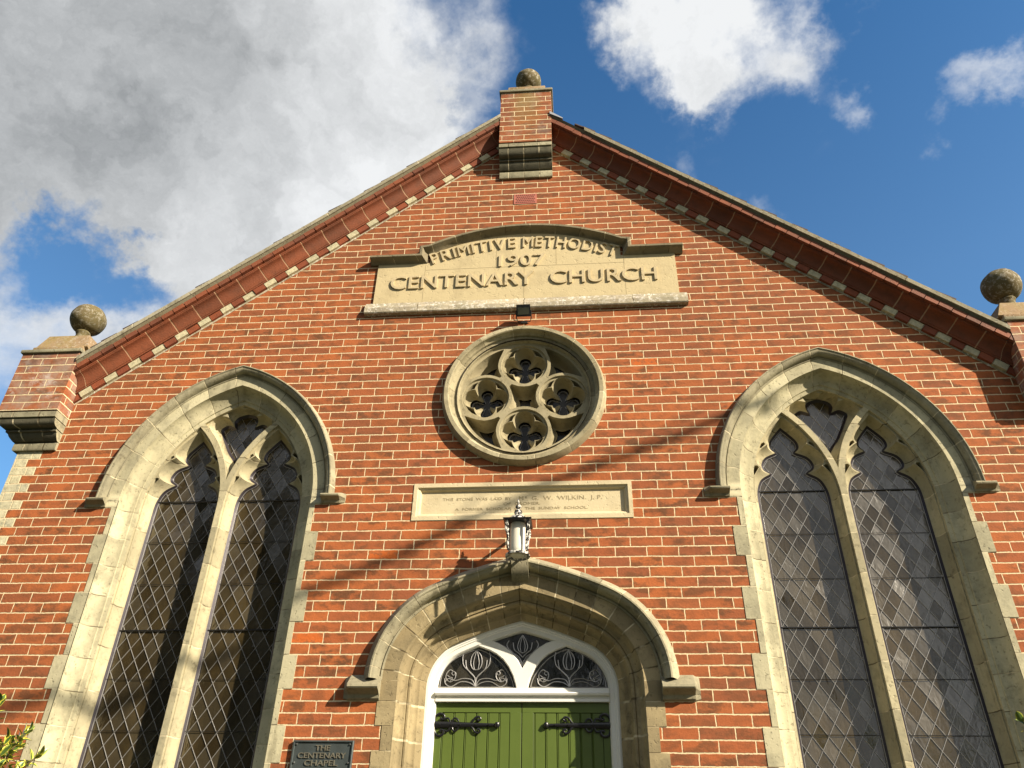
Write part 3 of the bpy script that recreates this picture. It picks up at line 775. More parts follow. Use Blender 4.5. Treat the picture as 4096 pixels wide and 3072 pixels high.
# ---- doorway
U = ucoord(dfn(DZ0)(.16), DZS, 17, .2318, 2.687)
st = MB(); fn = dfn(DZ0)
prof = [(.16, -.004), (.160, .002), (.150, .010)] + cav((.148, .014), (.114, .070), 5) + [(.104, .072), (.102, .088), (.096, .082), (.084, .082), (.076, .090), (.073, .104), (.077, .116), (.082, .120)] + cav((.080, .124), (.046, .176), 5) + [(.036, .178), (.034, .190), (.008, .206), (.000, .212), (.000, .262)]
sweep(st, fn, prof, 0., U)
afn = lambda o: four(DA, DR1, DTH, DR2, DZS, o, None)
Ua = ucoord(afn(.16), DZS, 17, .2318, 2.687)
sweep(st, afn, [(.16, -.004), (.305, -.004), (.305, 0.)], 0., Ua)
zt = DZS; zb = 2.687; k = 0
lst = [(2.687, .285), (2.532, .285), (2.378, .235), (2.146, .290), (1.914, .235), (1.682, .29), (1.45, .235), (1.2, .29), (.95, .235), (.7, .29), (.45, .235), (.02, .29)]
for k, (zb, wd) in enumerate(lst):
    for sg in (-1, 1):
        x0, x1 = sg * (DA + .16), sg * (DA + wd)
        st.box(min(x0, x1), max(x0, x1), -.004, .03, zb, zt, uv=(-k + .02, -k + .98), axis='z')
    zt = zb
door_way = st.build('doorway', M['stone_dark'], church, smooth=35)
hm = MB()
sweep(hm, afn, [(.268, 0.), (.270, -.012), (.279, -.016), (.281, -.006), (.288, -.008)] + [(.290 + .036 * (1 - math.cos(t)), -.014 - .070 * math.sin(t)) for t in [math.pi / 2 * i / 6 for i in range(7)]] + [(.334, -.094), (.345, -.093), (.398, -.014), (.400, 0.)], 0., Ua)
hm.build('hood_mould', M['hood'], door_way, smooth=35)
for sg in (-1, 1):
    label_stop(sg * (DA + .272), sg * (DA + .525), [(0, 2.690), (-.016, 2.692), (-.024, 2.700), (-.030, 2.722), (-.062, 2.742), (-.090, 2.752), (-.098, 2.762), (-.092, 2.778), (0, 2.856)]).build('label_stop', M['hood'], door_way, smooth=20)
bo = MB(); bo.prism_x([(0, 3.50), (-.05, 3.53), (-.085, 3.57), (-.10, 3.63), (-.10, 3.665), (-.04, 3.72), (0, 3.73)], -.062, .062, .2, .8); bo.build('keystone', M['hood'], door_way, smooth=30)
# white frame
fr = MB(); YF = .235
ffn = dfn(DZ0)
sweep(fr, ffn, [(.004, YF), (-.018, YF), (-.022, YF + .006), (-.030, YF + .006), (-.036, YF + .014), (-.062, YF + .016), (-.072, YF + .030), (-.074, YF + .06)], 0.)
TZ0_, TZ1_ = 2.735, 2.815
fr.prism_x([(YF + .06, TZ0_), (YF + .012, TZ0_), (YF + .012, TZ0_ + .018), (YF + .022, TZ0_ + .022), (YF + .022, TZ0_ + .036), (YF - .004, TZ0_ + .040), (YF - .010, TZ0_ + .052), (YF - .004, TZ0_ + .060), (YF + .016, TZ0_ + .066), (YF + .020, TZ1_ + .012), (YF + .06, TZ1_ + .022)], -.612, .612)
# Y tracery bars of the fanlight: one forked piece
Lb = [(-.039, 2.815), (-.046, 2.85), (-.066, 2.91), (-.097, 2.97), (-.138, 3.023), (-.187, 3.062), (-.236, 3.088), (-.327, 3.121), (-.375, 3.140), (-.330, 3.205), (-.247, 3.167), (-.171, 3.139), (-.130, 3.114), (-.095, 3.088), (-.058, 3.053), (-.028, 3.016)]
fork = Lb + [(0, 2.963)] + [(-x, z) for x, z in Lb[::-1]]
fi = inset(fork, .006)
fr.grid([[(x, YF + .06, z) for x, z in fork], [(x, YF + .026, z) for x, z in fork], [(x, YF + .020, z) for x, z in fi]], close=True)
fr.plate(fi, [], YF + .020)
frame = fr.build('door_frame', M['white'], church, smooth=35)
g = MB(); g.plate([(x, z) for x, z in four(DA, DR1, DTH, DR2, DZS, -.06, TZ1_ - .03)], [], YF + .052); g.build('fanlight_glass', M['fanglass'], frame, smooth=0)
ld = MB(); YL = YF + .048
def pl(pts, r=.0035, sx=1): ld.tube([(x * sx, YL, z) for x, z in cr(pts, 6)], r, 5)
def flower(cx, z0, s):
    for sg in (-1, 1):
        q = lambda pts: [(cx + sg * x * s, z0 + z * s) for x, z in pts]
        pl(q([(0, 0), (.05, .03), (.12, .035), (.19, .0), (.235, .02), (.245, .06)]))
        pl(q([(0, 0), (.03, .05), (.10, .06), (.16, .045), (.215, .06), (.245, .03)]))
        pl(q([(0, 0), (.01, .07), (.06, .12), (.10, .16), (.11, .22), (.10, .26)]))
        pl(q([(0, .06), (.04, .10), (.075, .14), (.085, .20)]))
        pl(q([(0, .125), (.028, .135), (.045, .18), (.035, .235), (0, .275)]))
        pl(q([(.015, .13), (.022, .18), (.012, .235), (0, .275)]), .0028)
        pl(q([(.18, .115), (.205, .125), (.23, .10), (.235, .06), (.20, .035), (.165, .06), (.16, .10), (.18, .115)]))
        pl(q([(.165, .10), (.175, .085), (.19, .095), (.185, .112), (.168, .112)]), .0028)
        pl(q([(.20, .04), (.185, .065), (.205, .07), (.225, .085)]), .0028)
for cx in (-.335, .335):
    flower(cx, 2.842, .92)
    ld.tube([(cx - .27, YL, 2.838), (cx + .27, YL, 2.838)], .003, 5)
    for k_ in range(6): ld.tube([(cx - .25 + k_ * .1, YL, 2.818), (cx - .25 + k_ * .1, YL, 2.838)], .0025, 5)
    sx_ = -1 if cx < 0 else 1
    pl([(sx_ * x, z) for x, z in ((.592, 2.838), (.582, 2.92), (.538, 2.998), (.455, 3.055), (.335, 3.098), (.24, 3.066), (.158, 3.006), (.085, 2.91), (.060, 2.838))])
for sg in (-1, 1):
    q = lambda pts: [(sg * x, z) for x, z in pts]
    pl(q([(0, 3.00), (.03, 3.05), (.085, 3.085), (.115, 3.13), (.10, 3.165)])); pl(q([(0, 3.045), (.03, 3.075), (.06, 3.10), (.07, 3.15)]))
    pl(q([(0, 3.075), (.026, 3.09), (.036, 3.125), (.022, 3.17), (0, 3.205)])); pl(q([(.012, 3.085), (.018, 3.13), (0, 3.20)]), .0028)
    pl(q([(0, 2.985), (.04, 3.045), (.11, 3.11), (.215, 3.165), (.10, 3.20), (0, 3.218)]))
ld.build('leadwork', M['lead'], frame, smooth=40)
# doors
YD = YF + .055
def make_door(sg, label):
    d = MB(); a, b = sorted((sg * .003, sg * .608))
    d.bevel_box(a, b, YD, YD + .04, .02, TZ0_ - .002, .003)
    # inner boarded panel, slightly sunk, with v-joint boards proud of the groove
    x0, x1 = sorted((sg * .082, sg * .560)); zt = 2.668
    e = MB()
    # frame members proud of the boards
    d2 = MB()
    d2.bevel_box(a + (.0 if sg > 0 else 0), b, YD - .012, YD, zt, TZ0_ - .003, .002)
    d2.bevel_box(a, x0, YD - .012, YD + .001, .02, zt + .001, .002); d2.bevel_box(x1, b, YD - .012, YD + .001, .02, zt + .001, .002)
    nb = 6; w = (x1 - x0) / nb
    for i in range(nb):
        p, q = x0 + i * w, x0 + (i + 1) * w
        prof = [(p + .0015, YD), (p + .006, YD - .008), (p + .010, YD - .004), (p + .014, YD - .009), (q - .004, YD - .009), (q - .0015, YD)]
        d2.grid([[(x, y, .02) for x, y in prof], [(x, y, zt - .004) for x, y in prof]])
    o = d2.build('door', M['green'], church, smooth=20); o['label'] = label
    d.build('backing_board', M['green'], o, smooth=0)
    # strap hinge
    h = MB(); YH = YD - .020; zc = 2.586; X = lambda t: sg * t
    h.tube([(X(.612), YH, zc), (X(.50), YH, zc), (X(.30), YH, zc), (X(.185), YH, zc)], [.023, .020, .013, .0095], 8, flat=.45)
    h.lathe([(0, zc - .02), (.014, zc - .016), (.021, zc), (.014, zc + .016), (0, zc + .02)], X(.170), YH, 12)
    for up in (-1, 1):
        def sc(pts, r):
            h.tube([(X(x), YH, zc + up * z) for x, z in cr(pts, 4)], r, 7, flat=.6)
        sc([(.600, .0), (.612, .03), (.598, .062), (.572, .072), (.548, .062), (.545, .042), (.560, .034), (.570, .044)], .0085)
        sc([(.50, .015), (.515, .042), (.545, .035)], .007); sc([(.49, .012), (.475, .040), (.455, .038), (.440, .020)], .007)
        sc([(.37, .0), (.345, .018), (.325, .045), (.300, .052), (.288, .038), (.300, .026), (.310, .034)], .0075)
    for t in (.57, .49, .43, .32, .23): h.lathe([(0, zc - .005), (.005, zc - .003), (.006, zc + .002), (0, zc + .005)], X(t), YH - .009, 8)
    h.build('hinge', M['iron'], o, smooth=50)
make_door(-1, 'left door leaf with bright sunlit strap hinge')
make_door(1, 'right door leaf partly in the arch shadow')

# ---- text helper
def text_mesh(body, size, extrude, offset=0., spacing=1.0):
    c = bpy.data.curves.new('text', 'FONT'); c.body = body; c.size = size; c.extrude = extrude; c.offset = offset
    c.space_character = spacing; c.align_x = 'CENTER'; c.resolution_u = 4
    o = bpy.data.objects.new('text', c); COL.objects.link(o)
    dg = bpy.context.evaluated_depsgraph_get(); me = bpy.data.meshes.new_from_object(o.evaluated_get(dg))
    vs = [v.co.copy() for v in me.vertices]; fs = [tuple(p.vertices) for p in me.polygons]
    bpy.data.objects.remove(o); bpy.data.curves.remove(c); bpy.data.meshes.remove(me)
    return vs, fs
def put_text(mb, body, x, z, y, capH, width=None, extrude=.004, offset=0., rot=0., shear=0.):
    vs, fs = text_mesh(body, 1.0, 0.5, offset)
    if not vs: return
    xs = [v.x for v in vs]; zs = [v.y for v in vs]; w = max(xs) - min(xs); h = .73
    mx = (max(xs) + min(xs)) / 2; sz = capH / h; sx = (width / w) if width else sz
    ca, sa = math.cos(rot), math.sin(rot); out = []
    for v in vs:
        px, pz = (v.x - mx) * sx, v.y * sz; px += shear * pz
        out.append((x + px * ca - pz * sa, y - v.z * 2 * extrude if False else y + (-extrude if v.z > 0 else 0.), z + px * sa + pz * ca))
    mb.add(out, fs)
# ---- name panel
PY = -.018
AC = (0., 5.30); AR = 7.012 - 5.30        # arc centre / radius (through x=.93, z~6.80)
AC = (0., 5.030); AR = 1.95
def arcz(x, r): return AC[1] + math.sqrt(r * r - x * x)
XS = .905
zst = arcz(XS, AR)
pan = [(-1.405, 6.12), (-1.405, 6.645), (-XS, 6.645)] + [(-XS + 2 * XS * i / 30, arcz(-XS + 2 * XS * i / 30, AR)) for i in range(31)] + [(XS, 6.645), (1.405, 6.645), (1.405, 6.12)]
pn = MB(); pn.prism(pan, PY, .03, u=.5); panel = pn.build('name_panel', M['panel'], church, smooth=30)
gr = MB()
for x0, x1, z0, z1 in ((-.94, .94, 6.555, 6.5575), (-.945, -.942, 6.17, 6.62), (-.27, -.267, 6.55, 6.96), (.30, .303, 6.5576, 6.98), (-.002, .001, 6.17, 6.555), (.93, .933, 6.17, 6.62)): gr.box(x0, x1, PY - .0012, PY + .002, z0, z1)
gr.build('panel_joint', M['cut_tone'], panel, smooth=0)
# hood over the panel: swept along the stepped line
path = [(-1.48, 6.645), (-XS - .03, 6.645), (-XS - .03, arcz(XS, AR) - .004)]
path += [(-XS + 2 * XS * i / 24, arcz(-XS + 2 * XS * i / 24, AR)) for i in range(25)]
path += [(XS + .03, arcz(XS, AR) - .004), (XS + .03, 6.645), (1.48, 6.645)]
prof = [(0., .0), (-.004, PY - .004), (.006, -.030), (.022, -.052), (.034, -.082), (.040, -.090), (.062, -.090), (.074, -.075), (.080, .0)]
def normals(P):
    out = []
    for i, p in enumerate(P):
        a = Vector(P[max(i - 1, 0)]); b = Vector(p); c = Vector(P[min(i + 1, len(P) - 1)])
        t1 = (b - a).normalized() if i else (c - b).normalized(); t2 = (c - b).normalized() if i < len(P) - 1 else t1
        n1 = Vector((-t1.y, t1.x)); n2 = Vector((-t2.y, t2.x)); nn = (n1 + n2).normalized(); k = 1 / max(nn.dot(n1), .4); out.append(nn * k)
    return out
NN = normals(path); L = arclen(path)
hm = MB(); rows = [[(p[0] + q.x * o, y, p[1] + q.y * o) for p, q in zip(path, NN)] for o, y in prof]
hm.grid(rows, [l / .24 for l in L], [i * .01 for i in range(len(prof))])
for e in (0, -1): hm.add([r[e] for r in rows], [tuple(range(len(rows)))])
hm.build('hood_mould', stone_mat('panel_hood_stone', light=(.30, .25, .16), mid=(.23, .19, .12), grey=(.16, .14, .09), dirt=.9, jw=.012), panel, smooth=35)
sl = MB(); sl.prism_x([(0, 6.03), (-.040, 6.035), (-.047, 6.045), (-.047, 6.092), (PY, 6.165), (0, 6.165)], -1.47, 1.47, -1.5, 1.5); sl.build('sill', M['sill'], panel, smooth=0)
def carved(mb): mb.build('lettering', M['letters'], panel, smooth=20)
lt = MB(); put_text(lt, 'CENTENARY', -.585, 6.325, PY, .166, 1.35, .015, .004); carved(lt)
lt = MB(); put_text(lt, 'CHURCH', .733, 6.325, PY, .166, .98, .015, .004); carved(lt)
lt = MB(); put_text(lt, '1907', -.022, 6.560, PY, .148, .44, .014, .004); carved(lt)
TC, TR = (0., 4.447), 2.345
def arc_text(word, x0, x1, rad, h, y):
    lt = MB(); ws = []
    for ch in word:
        vs, fs = text_mesh(ch, 1., .5, .010); xs = [v.x for v in vs]; ws.append(max(xs) - min(xs) + .14)
    tot = sum(ws); a0, a1 = math.asin(x0 / rad), math.asin(x1 / rad); t = 0; sc = (a1 - a0) * rad / tot
    for ch, w in zip(word, ws):
        a = a0 + (a1 - a0) * (t + w / 2) / tot; t += w
        put_text(lt, ch, TC[0] + rad * math.sin(a), TC[1] + rad * math.cos(a), y, h, (w - .14) * sc, .015, .0 if ch == 'M' else .004, rot=-a)
    carved(lt)
arc_text('PRIMITIVE', -.885, -.072, TR, .142, PY)
arc_text('METHODIST', -.028, .865, TR, .142, PY)

# ---- foundation stone
fs_ = MB(); IX, Z0_, Z1_ = .852, 4.0, 4.312
def rect(x, za, zb): return [(-x, za), (x, za), (x, zb), (-x, zb)]
fr_rows = [(rect(IX, Z0_, Z1_), 0.), (rect(IX, Z0_, Z1_), -.006), (rect(IX - .030, Z0_ + .034, Z1_ - .034), -.006), (rect(IX - .034, Z0_ + .038, Z1_ - .038), .004), (rect(IX - .050, Z0_ + .052, Z1_ - .052), .010), (rect(IX - .062, Z0_ + .066, Z1_ - .062), .030)]
fs_.grid([[(x, y, z) for x, z in r] for r, y in fr_rows], close=True)
rr = fr_rows[-1][0]; fs_.add([(x, .030, z) for x, z in rr], [(0, 1, 2, 3)])
found = fs_.build('foundation_stone', M['inscr'], church, smooth=0)
it = MB(); TY = .0295
put_text(it, 'THIS  STONE  WAS  LAID  BY', -.352, 4.176, TY, .024, .54, .0012)
put_text(it, 'M', -.035 + .03, 4.172, TY, .035, .035, .0012); put_text(it, 'R', .035, 4.186, TY, .019, .013, .0012)
put_text(it, 'G.  W.  WILKIN.  J. P.', .350, 4.172, TY, .034, .545, .0012)
put_text(it, 'OF  CROMER.', .0, 4.132, TY, .024, .285, .0012)
put_text(it, 'A  FORMER  SCHOLAR  OF  THE  SUNDAY  SCHOOL.', -.005, 4.092, TY, .022, 1.03, .0012)
it.build('lettering', M['cut_tone'], found, smooth=0)

# ---- air brick
ab = MB(); ab.box(-.116, .116, -.006, .02, 7.405, 7.545); air = ab.build('air_brick', M['airbrick'], church, smooth=0)
hb_ = MB()
for r in range(5):
    for c in range(10 if r % 2 == 0 else 9):
        x = -.090 + c * .020 + (0 if r % 2 == 0 else .010); z = 7.425 + r * .0245
        hb_.box(x - .007, x + .007, -.0075, 0, z - .0022, z + .0022); hb_.box(x - .0022, x + .0022, -.0078, 0, z - .008, z + .008)
hb_.build('vent_holes', M['void'], air, smooth=0)

# ---- raking cornice (both slopes), profile in (n, p): n perpendicular to the rake, p = projection
def rake(sg, mb, prof, u_len, x0=.06, x1=3.985, jit=0.):
    nx, nz = math.sin(RA) * sg, math.cos(RA); rows = []; Ls = (x1 - x0) / math.cos(RA); k = max(2, int(Ls / u_len)); 
    xs = [x0 + (x1 - x0) * i / k for i in range(k + 1)]
    for (nn, p) in prof:
        off = math.sin(RA) * nn; lo = (x0 if x0 > .3 else .262) - off; hi = 3.974 - off
        cx_ = [min(max(x, lo), hi) for x in xs]; cx_[0] = lo; cx_[-1] = hi
        rows.append([(sg * x + nx * nn, -p, RK0 - RKT * x + nz * nn) for x in cx_])
    mb.grid(rows, [(x - x0) / math.cos(RA) / u_len for x in xs], [i * .01 for i in range(len(prof))])
    for e in (0, -1): mb.add([r[e] for r in rows], [tuple(range(len(rows)))])
def rake_blocks(sg, mb, n0, n1, p0, p1, ulen, x0=.10, x1=3.985, seed=1, amp=.003):
    rnd = random.Random(seed); nx, nz = math.sin(RA) * sg, math.cos(RA); tx, tz = math.cos(RA) * sg, -math.sin(RA)
    Ls = (x1 - x0) / math.cos(RA); k = int(Ls / ulen) + 1
    for i in range(k):
        a = i * ulen + .003; b = min((i + 1) * ulen - .003, Ls)
        if b <= a: continue
        dn, dp = rnd.uniform(-amp, amp) * 1.4, rnd.uniform(-amp, amp) * 1.4; vs = []
        for t in (a, b):
            for nn, p in ((n0 + dn, p0), (n0 + dn, p1 + dp), (n1 + dn, p1 + dp), (n1 + dn, p0)):
                off = math.sin(RA) * nn; xx = min(max(x0 + math.cos(RA) * t, .262 - off), 3.974 - off)
                vs.append((sg * xx + nx * nn, -p, RK0 - RKT * xx + nz * nn))
        u = i + .5
        mb.add(vs, [(0, 1, 2, 3), (7, 6, 5, 4), (0, 4, 5, 1), (1, 5, 6, 2), (2, 6, 7, 3), (3, 7, 4, 0)], [[(u, .5)] * 4] * 6)
    return mb
for sg in (-1, 1):
    mb = MB(); mould = [(.066, 0.), (.066, .042), (.078, .044), (.080, .050), (.090, .056), (.094, .050)] + [(.094 + (.175 - .094) * (1 - math.cos(t)) , .054 + (.128 - .054) * math.sin(t)) for t in [math.pi / 2 * i / 8 for i in range(1, 9)]]
    # hollow sweeping out and up, then two small fillets
    mould = [(.066, 0.), (.066, .040), (.078, .042), (.080, .048), (.086, .050)] + [(.086 + .084 * math.sin(t), .050 + .072 * (1 - math.cos(t))) for t in [math.pi / 2 * i / 8 for i in range(1, 9)]] + [(.172, .128), (.178, .130), (.180, .136), (.190, .138), (.190, 0.)]
    rake(sg, mb, mould, .235)
    co_ = mb.build('raking_cornice', M['cavetto'], church, smooth=35); co_['label'] = ('left' if sg < 0 else 'right') + ' raking cornice, ' + ('sunlit' if sg < 0 else 'shaded')
    rake_blocks(sg, MB(), .002, .062, -.02, .030, .1175, seed=3).build('chequer_course', M['dentil'], co_, smooth=0)
    mt_ = MB(); rake(sg, mt_, [(-.012, .0), (-.012, .004), (.070, .014), (.070, 0.)], .235); mt_.build('mortar_bed', M['sill'], co_, smooth=0)
    rake_blocks(sg, MB(), .191, .238, -.02, .168, .1175, seed=5, amp=.002).build('brick_course', M['brickrake'], co_, smooth=0)
    v = MB(); rake(sg, v, [(.239, 0), (.239, .155), (.262, .176), (.268, .182)], .235); v.build('bedding', M['vergeback'], co_, smooth=0)
    v = MB(); rake(sg, v, [(.262, 0), (.264, .190), (.298, .194), (.306, .186), (.308, 0)], 1.1, x0=.62 if sg > 0 else .06); v.build('verge', M['verge'], co_, smooth=0)
    # roof slope with tile courses showing ragged ends at the verge
    rf = MB(); nx, nz = math.sin(RA) * sg, math.cos(RA); tx, tz = math.cos(RA) * sg, -math.sin(RA); rnd = random.Random(11 + sg)
    Lr = 4.12 / math.cos(RA); k = int(Lr / .105)
    for i in range(k):
        a = i * .105; b = a + .150; yv = -.165 + rnd.uniform(-.012, .010) if i % 3 else -.150
        if a < .4 and sg > 0: yv = -.02
        vs = []
        for t, nn in ((a, .309), (b, .320), (b, .334), (a, .322)):
            for y in (yv, 12.2): vs.append((tx * t + nx * nn, y, RK0 + tz * t + nz * nn))
        rf.add(vs, [(0, 2, 4, 6), (1, 7, 5, 3), (0, 1, 3, 2), (2, 3, 5, 4), (4, 5, 7, 6), (6, 7, 1, 0)])
    ro = rf.build('roof_slope', M['tile'], church, smooth=0)
M['flash'] = plain_mat('lead_flashing', (.42, .43, .45), .5, metal=.4)
for sg in (-1, 1):
    lf = MB(); lf.prism([(sg * .262, RK0 + .352 - .22), (sg * .262, RK0 + .375 - .20), (sg * .40, RK0 + .352 - .30), (sg * .40, RK0 + .338 - .30)], -.19, .3)
    lf.build('lead_flashing', M['flash'], church, smooth=0)

# ---- piers with corbels, caps and ball finials
def corbel(mb, x0, x1, zt, steps, wrap_l=False, wrap_r=False):
    pass
def profile_slab(mb, x0, x1, yb, prof, ul, ur, offl=None, offr=None):
    """prof: list (z, p); front at y=-p; optional side projection functions"""
    rows = []
    for z, p in prof:
        a = x0 - (p if ul else 0.); b = x1 + (p if ur else 0.)
        rows.append([(a, yb, z), (a, -p, z), (b, -p, z), (b, yb, z)])
    n_ = (x1 - x0) / .16
    mb.grid(rows, [0, .4, .4 + n_, .8 + n_], [i * .01 for i in range(len(prof))])
    mb.add(rows[0], [(0, 1, 2, 3)]); mb.add(rows[-1], [(0, 1, 2, 3)])
def half_round(z0, z1, p0, p1, k=5):
    return [(z0 + (z1 - z0) * i / k, p0 + (p1 - p0) * math.sin(math.pi / 2 * i / k)) for i in range(k + 1)]
def ball(cx, cy, cz, r, rx=1.):
    prof = [(r * math.sin(math.pi * i / 20), cz - r * math.cos(math.pi * i / 20)) for i in range(21)]
    return prof
def make_pier(kind, x0, x1, label, mat):
    yb = .35
    if kind == 'end':
        z = dict(c4=(4.690, 4.762), c3=(4.766, 4.850), c2=(4.858, 4.926), c1=(4.934, 4.994), b=(5.0, 5.600)); sgn = -1 if x0 < 0 else 1
        ul, ur = (sgn < 0), (sgn > 0); X0, X1 = (-4.338, x1) if sgn < 0 else (x0, 4.338)
    else:
        z = dict(c4=(7.770, 7.860), c3=(7.866, 7.965), c2=(7.972, 8.070), c1=(8.078, 8.135), b=(8.142, 8.955)); ul = ur = False; X0, X1 = x0, x1
    bk = MB()
    bx0, bx1 = (X0 - (.175 if ul else 0), X1 + (.175 if ur else 0))
    bk.box(bx0, bx1, -.175, yb, z['b'][0], z['b'][1])
    root = bk.build('gable_pier', mat, church, smooth=0); root['label'] = label
    cb = MB(); cd = MB()
    profile_slab(cb, X0, X1, yb, [(z['c4'][0], .0), (z['c4'][0], .022), (z['c4'][0] + .012, .028), (z['c4'][1] - .006, .026), (z['c4'][1], .016)], ul, ur)
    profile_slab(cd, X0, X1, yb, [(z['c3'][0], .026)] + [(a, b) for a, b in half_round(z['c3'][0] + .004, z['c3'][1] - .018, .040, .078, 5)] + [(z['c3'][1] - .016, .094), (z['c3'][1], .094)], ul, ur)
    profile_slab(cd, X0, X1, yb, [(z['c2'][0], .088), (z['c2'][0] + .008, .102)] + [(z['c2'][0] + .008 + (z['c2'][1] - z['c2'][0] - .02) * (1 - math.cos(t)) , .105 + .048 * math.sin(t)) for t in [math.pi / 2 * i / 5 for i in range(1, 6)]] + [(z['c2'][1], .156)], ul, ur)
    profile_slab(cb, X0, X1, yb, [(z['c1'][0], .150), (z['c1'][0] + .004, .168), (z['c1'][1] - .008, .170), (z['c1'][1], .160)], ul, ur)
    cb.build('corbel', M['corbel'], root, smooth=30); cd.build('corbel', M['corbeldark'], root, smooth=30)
    cx = (bx0 + bx1) / 2
    sl = MB(); zt = z['b'][1]
    sl.bevel_box(bx0 - .018, bx1 + .018, -.195, yb + .02, zt + .002, zt + .036, .006)
    sl.build('coping_slab', M['corbel'], root, smooth=30)
    cp = MB()
    if kind == 'end':
        a, b = bx0 + .06, bx1 + (.0 if sgn < 0 else -.06)
        if sgn > 0: a = bx0
        cp.bevel_box(a, b, -.165, yb, zt + .038, zt + .082, .008)
        t0, t1, za, zb = a + .035, b - .03, zt + .084, zt + .250
        inn = t1 if sgn < 0 else t0
        q0, q1 = (a + .01, b + .03) if sgn < 0 else (a - .03, b - .01)
        vs = [(q0, -.15, za), (q1, -.15, za), (q1, .50, za - .30), (q0, .50, za - .30), (t0 + .02, -.10, zb), (t1, -.10, zb), (t1, .16, zb), (t0 + .02, .16, zb)]
        cp.add(vs, [(0, 1, 5, 4), (1, 2, 6, 5), (2, 3, 7, 6), (3, 0, 4, 7), (4, 5, 6, 7), (0, 3, 2, 1)])
        bx, by = (-4.19, .03) if sgn < 0 else (4.19, .03); zb_ = zb - .005; br_ = .158
        neck = [(.085, zb_), (.075, zb_ + .02), (.058, zb_ + .06), (.052, zb_ + .105), (.062, zb_ + .118), (.066, zb_ + .130), (.060, zb_ + .140)]
        bz = zb_ + .135 + br_ * .97
    else:
        cp.bevel_box(-.195, .215, -.15, .33, zt + .038, zt + .14, .008)
        bx, by, br_ = .012, .10, .150; zb_ = zt + .14
        neck = [(.085, zb_ - .01), (.07, zb_ + .02), (.055, zb_ + .07), (.055, zb_ + .18), (.066, zb_ + .20), (.06, zb_ + .22)]
        bz = 9.52
        neck = [(.085, zb_ - .01), (.07, zb_ + .03), (.055, bz - br_ - .10), (.055, bz - br_ - .03), (.068, bz - br_ - .01), (.06, bz - br_ + .02)]
    cp.build('cap_stone', M['cap'], root, smooth=30)
    bl = MB(); bl.lathe(neck, bx, by, 24); bl.lathe(ball(bx, by, bz, br_), bx, by, 36); rb_ = random.Random(int(bx * 100))
    for qi in range(len(bl.v)):
        x_, y_, z_ = bl.v[qi]; f_ = 1 + .010 * math.sin(5 * x_ * 9 + bx) * math.cos(y_ * 37) + .012 * math.sin(z_ * 41 + x_ * 23) + rb_.uniform(-.004, .004)
        if z_ > bz - br_ * .97: bl.v[qi] = (bx + (x_ - bx) * f_, by + (y_ - by) * f_, bz + (z_ - bz) * (f_ - .01))
    pass
    bl.build('ball_finial', M['ball'], root, smooth=60)
make_pier('end', -9, -3.978, 'left kneeler pier with ball finial', M['pier_brick'])
make_pier('end', 3.978, 9, 'right kneeler pier with ball finial', M['pier_brick'])
make_pier('apex', -.268, .278, 'apex pier crowned by the highest ball finial', M['apex_brick'])

# ================================================================ FITTINGS ON THE WALL
# wall lantern over the door
LY = -.262; LX = -.003
lan = empty('wall_lantern', (LX, 0, 3.6), 'peeling black and white lantern with opal glass over the door arch', 'lantern')
def on(mb, name, mat, sm=30): return mb.build(name, M[mat], lan, smooth=sm)
g = MB(); g.lathe([(0, 3.600), (.045, 3.602), (.056, 3.612), (.057, 3.66), (.056, 3.83), (.050, 3.86)], LX, LY, 32); on(g, 'glass_cylinder', 'opal', 50)
f = MB(); zr = 3.845; s_ = .098
f.add([(LX - s_, LY - s_, zr), (LX + s_, LY - s_, zr), (LX + s_, LY + s_, zr), (LX - s_, LY + s_, zr), (LX - s_ - .004, LY - s_ - .004, zr + .012), (LX + s_ + .004, LY - s_ - .004, zr + .012), (LX + s_ + .004, LY + s_ + .004, zr + .012), (LX - s_ - .004, LY + s_ + .004, zr + .012)], [(0, 1, 2, 3), (4, 5, 6, 7), (0, 1, 5, 4), (1, 2, 6, 5), (2, 3, 7, 6), (3, 0, 4, 7)])
on(f, 'roof_plate', 'iron', 0)
f = MB(); f.lathe([(.075, zr + .010), (.073, zr + .024), (.062, zr + .045), (.042, zr + .062), (.026, zr + .068), (.026, zr + .075), (.030, zr + .090), (.027, zr + .105), (.014, zr + .113), (.010, zr + .118), (.020, zr + .128), (.022, zr + .138), (.014, zr + .150), (.006, zr + .156), (.007, zr + .175), (.004, zr + .190), (.006, zr + .196), (0, zr + .202)], LX, LY, 24); on(f, 'dome_finial', 'peel', 50)
f = MB()
for a in (45, 135, 225, 315):
    ca, sa = math.cos(R_(a)), math.sin(R_(a))
    f.tube([(LX + .105 * ca, LY + .105 * sa, zr), (LX + .098 * ca, LY + .098 * sa, 3.78), (LX + .090 * ca, LY + .090 * sa, 3.625)], [.011, .010, .006], 6)
    f.tube([(LX + .108 * ca, LY + .108 * sa, zr - .005), (LX + .112 * ca, LY + .112 * sa, zr - .06), (LX + .098 * ca, LY + .098 * sa, zr - .11)], [.010, .011, .004], 6)
K = 28; ring = [(LX + .084 * math.cos(TAU * i / K), LY + .084 * math.sin(TAU * i / K), 3.615) for i in range(K)]
f.lathe([(.060, 3.628), (.076, 3.622), (.088, 3.612), (.088, 3.600), (.078, 3.600), (.060, 3.612), (.060, 3.628)], LX, LY, 28)
on(f, 'cage', 'peel', 40)
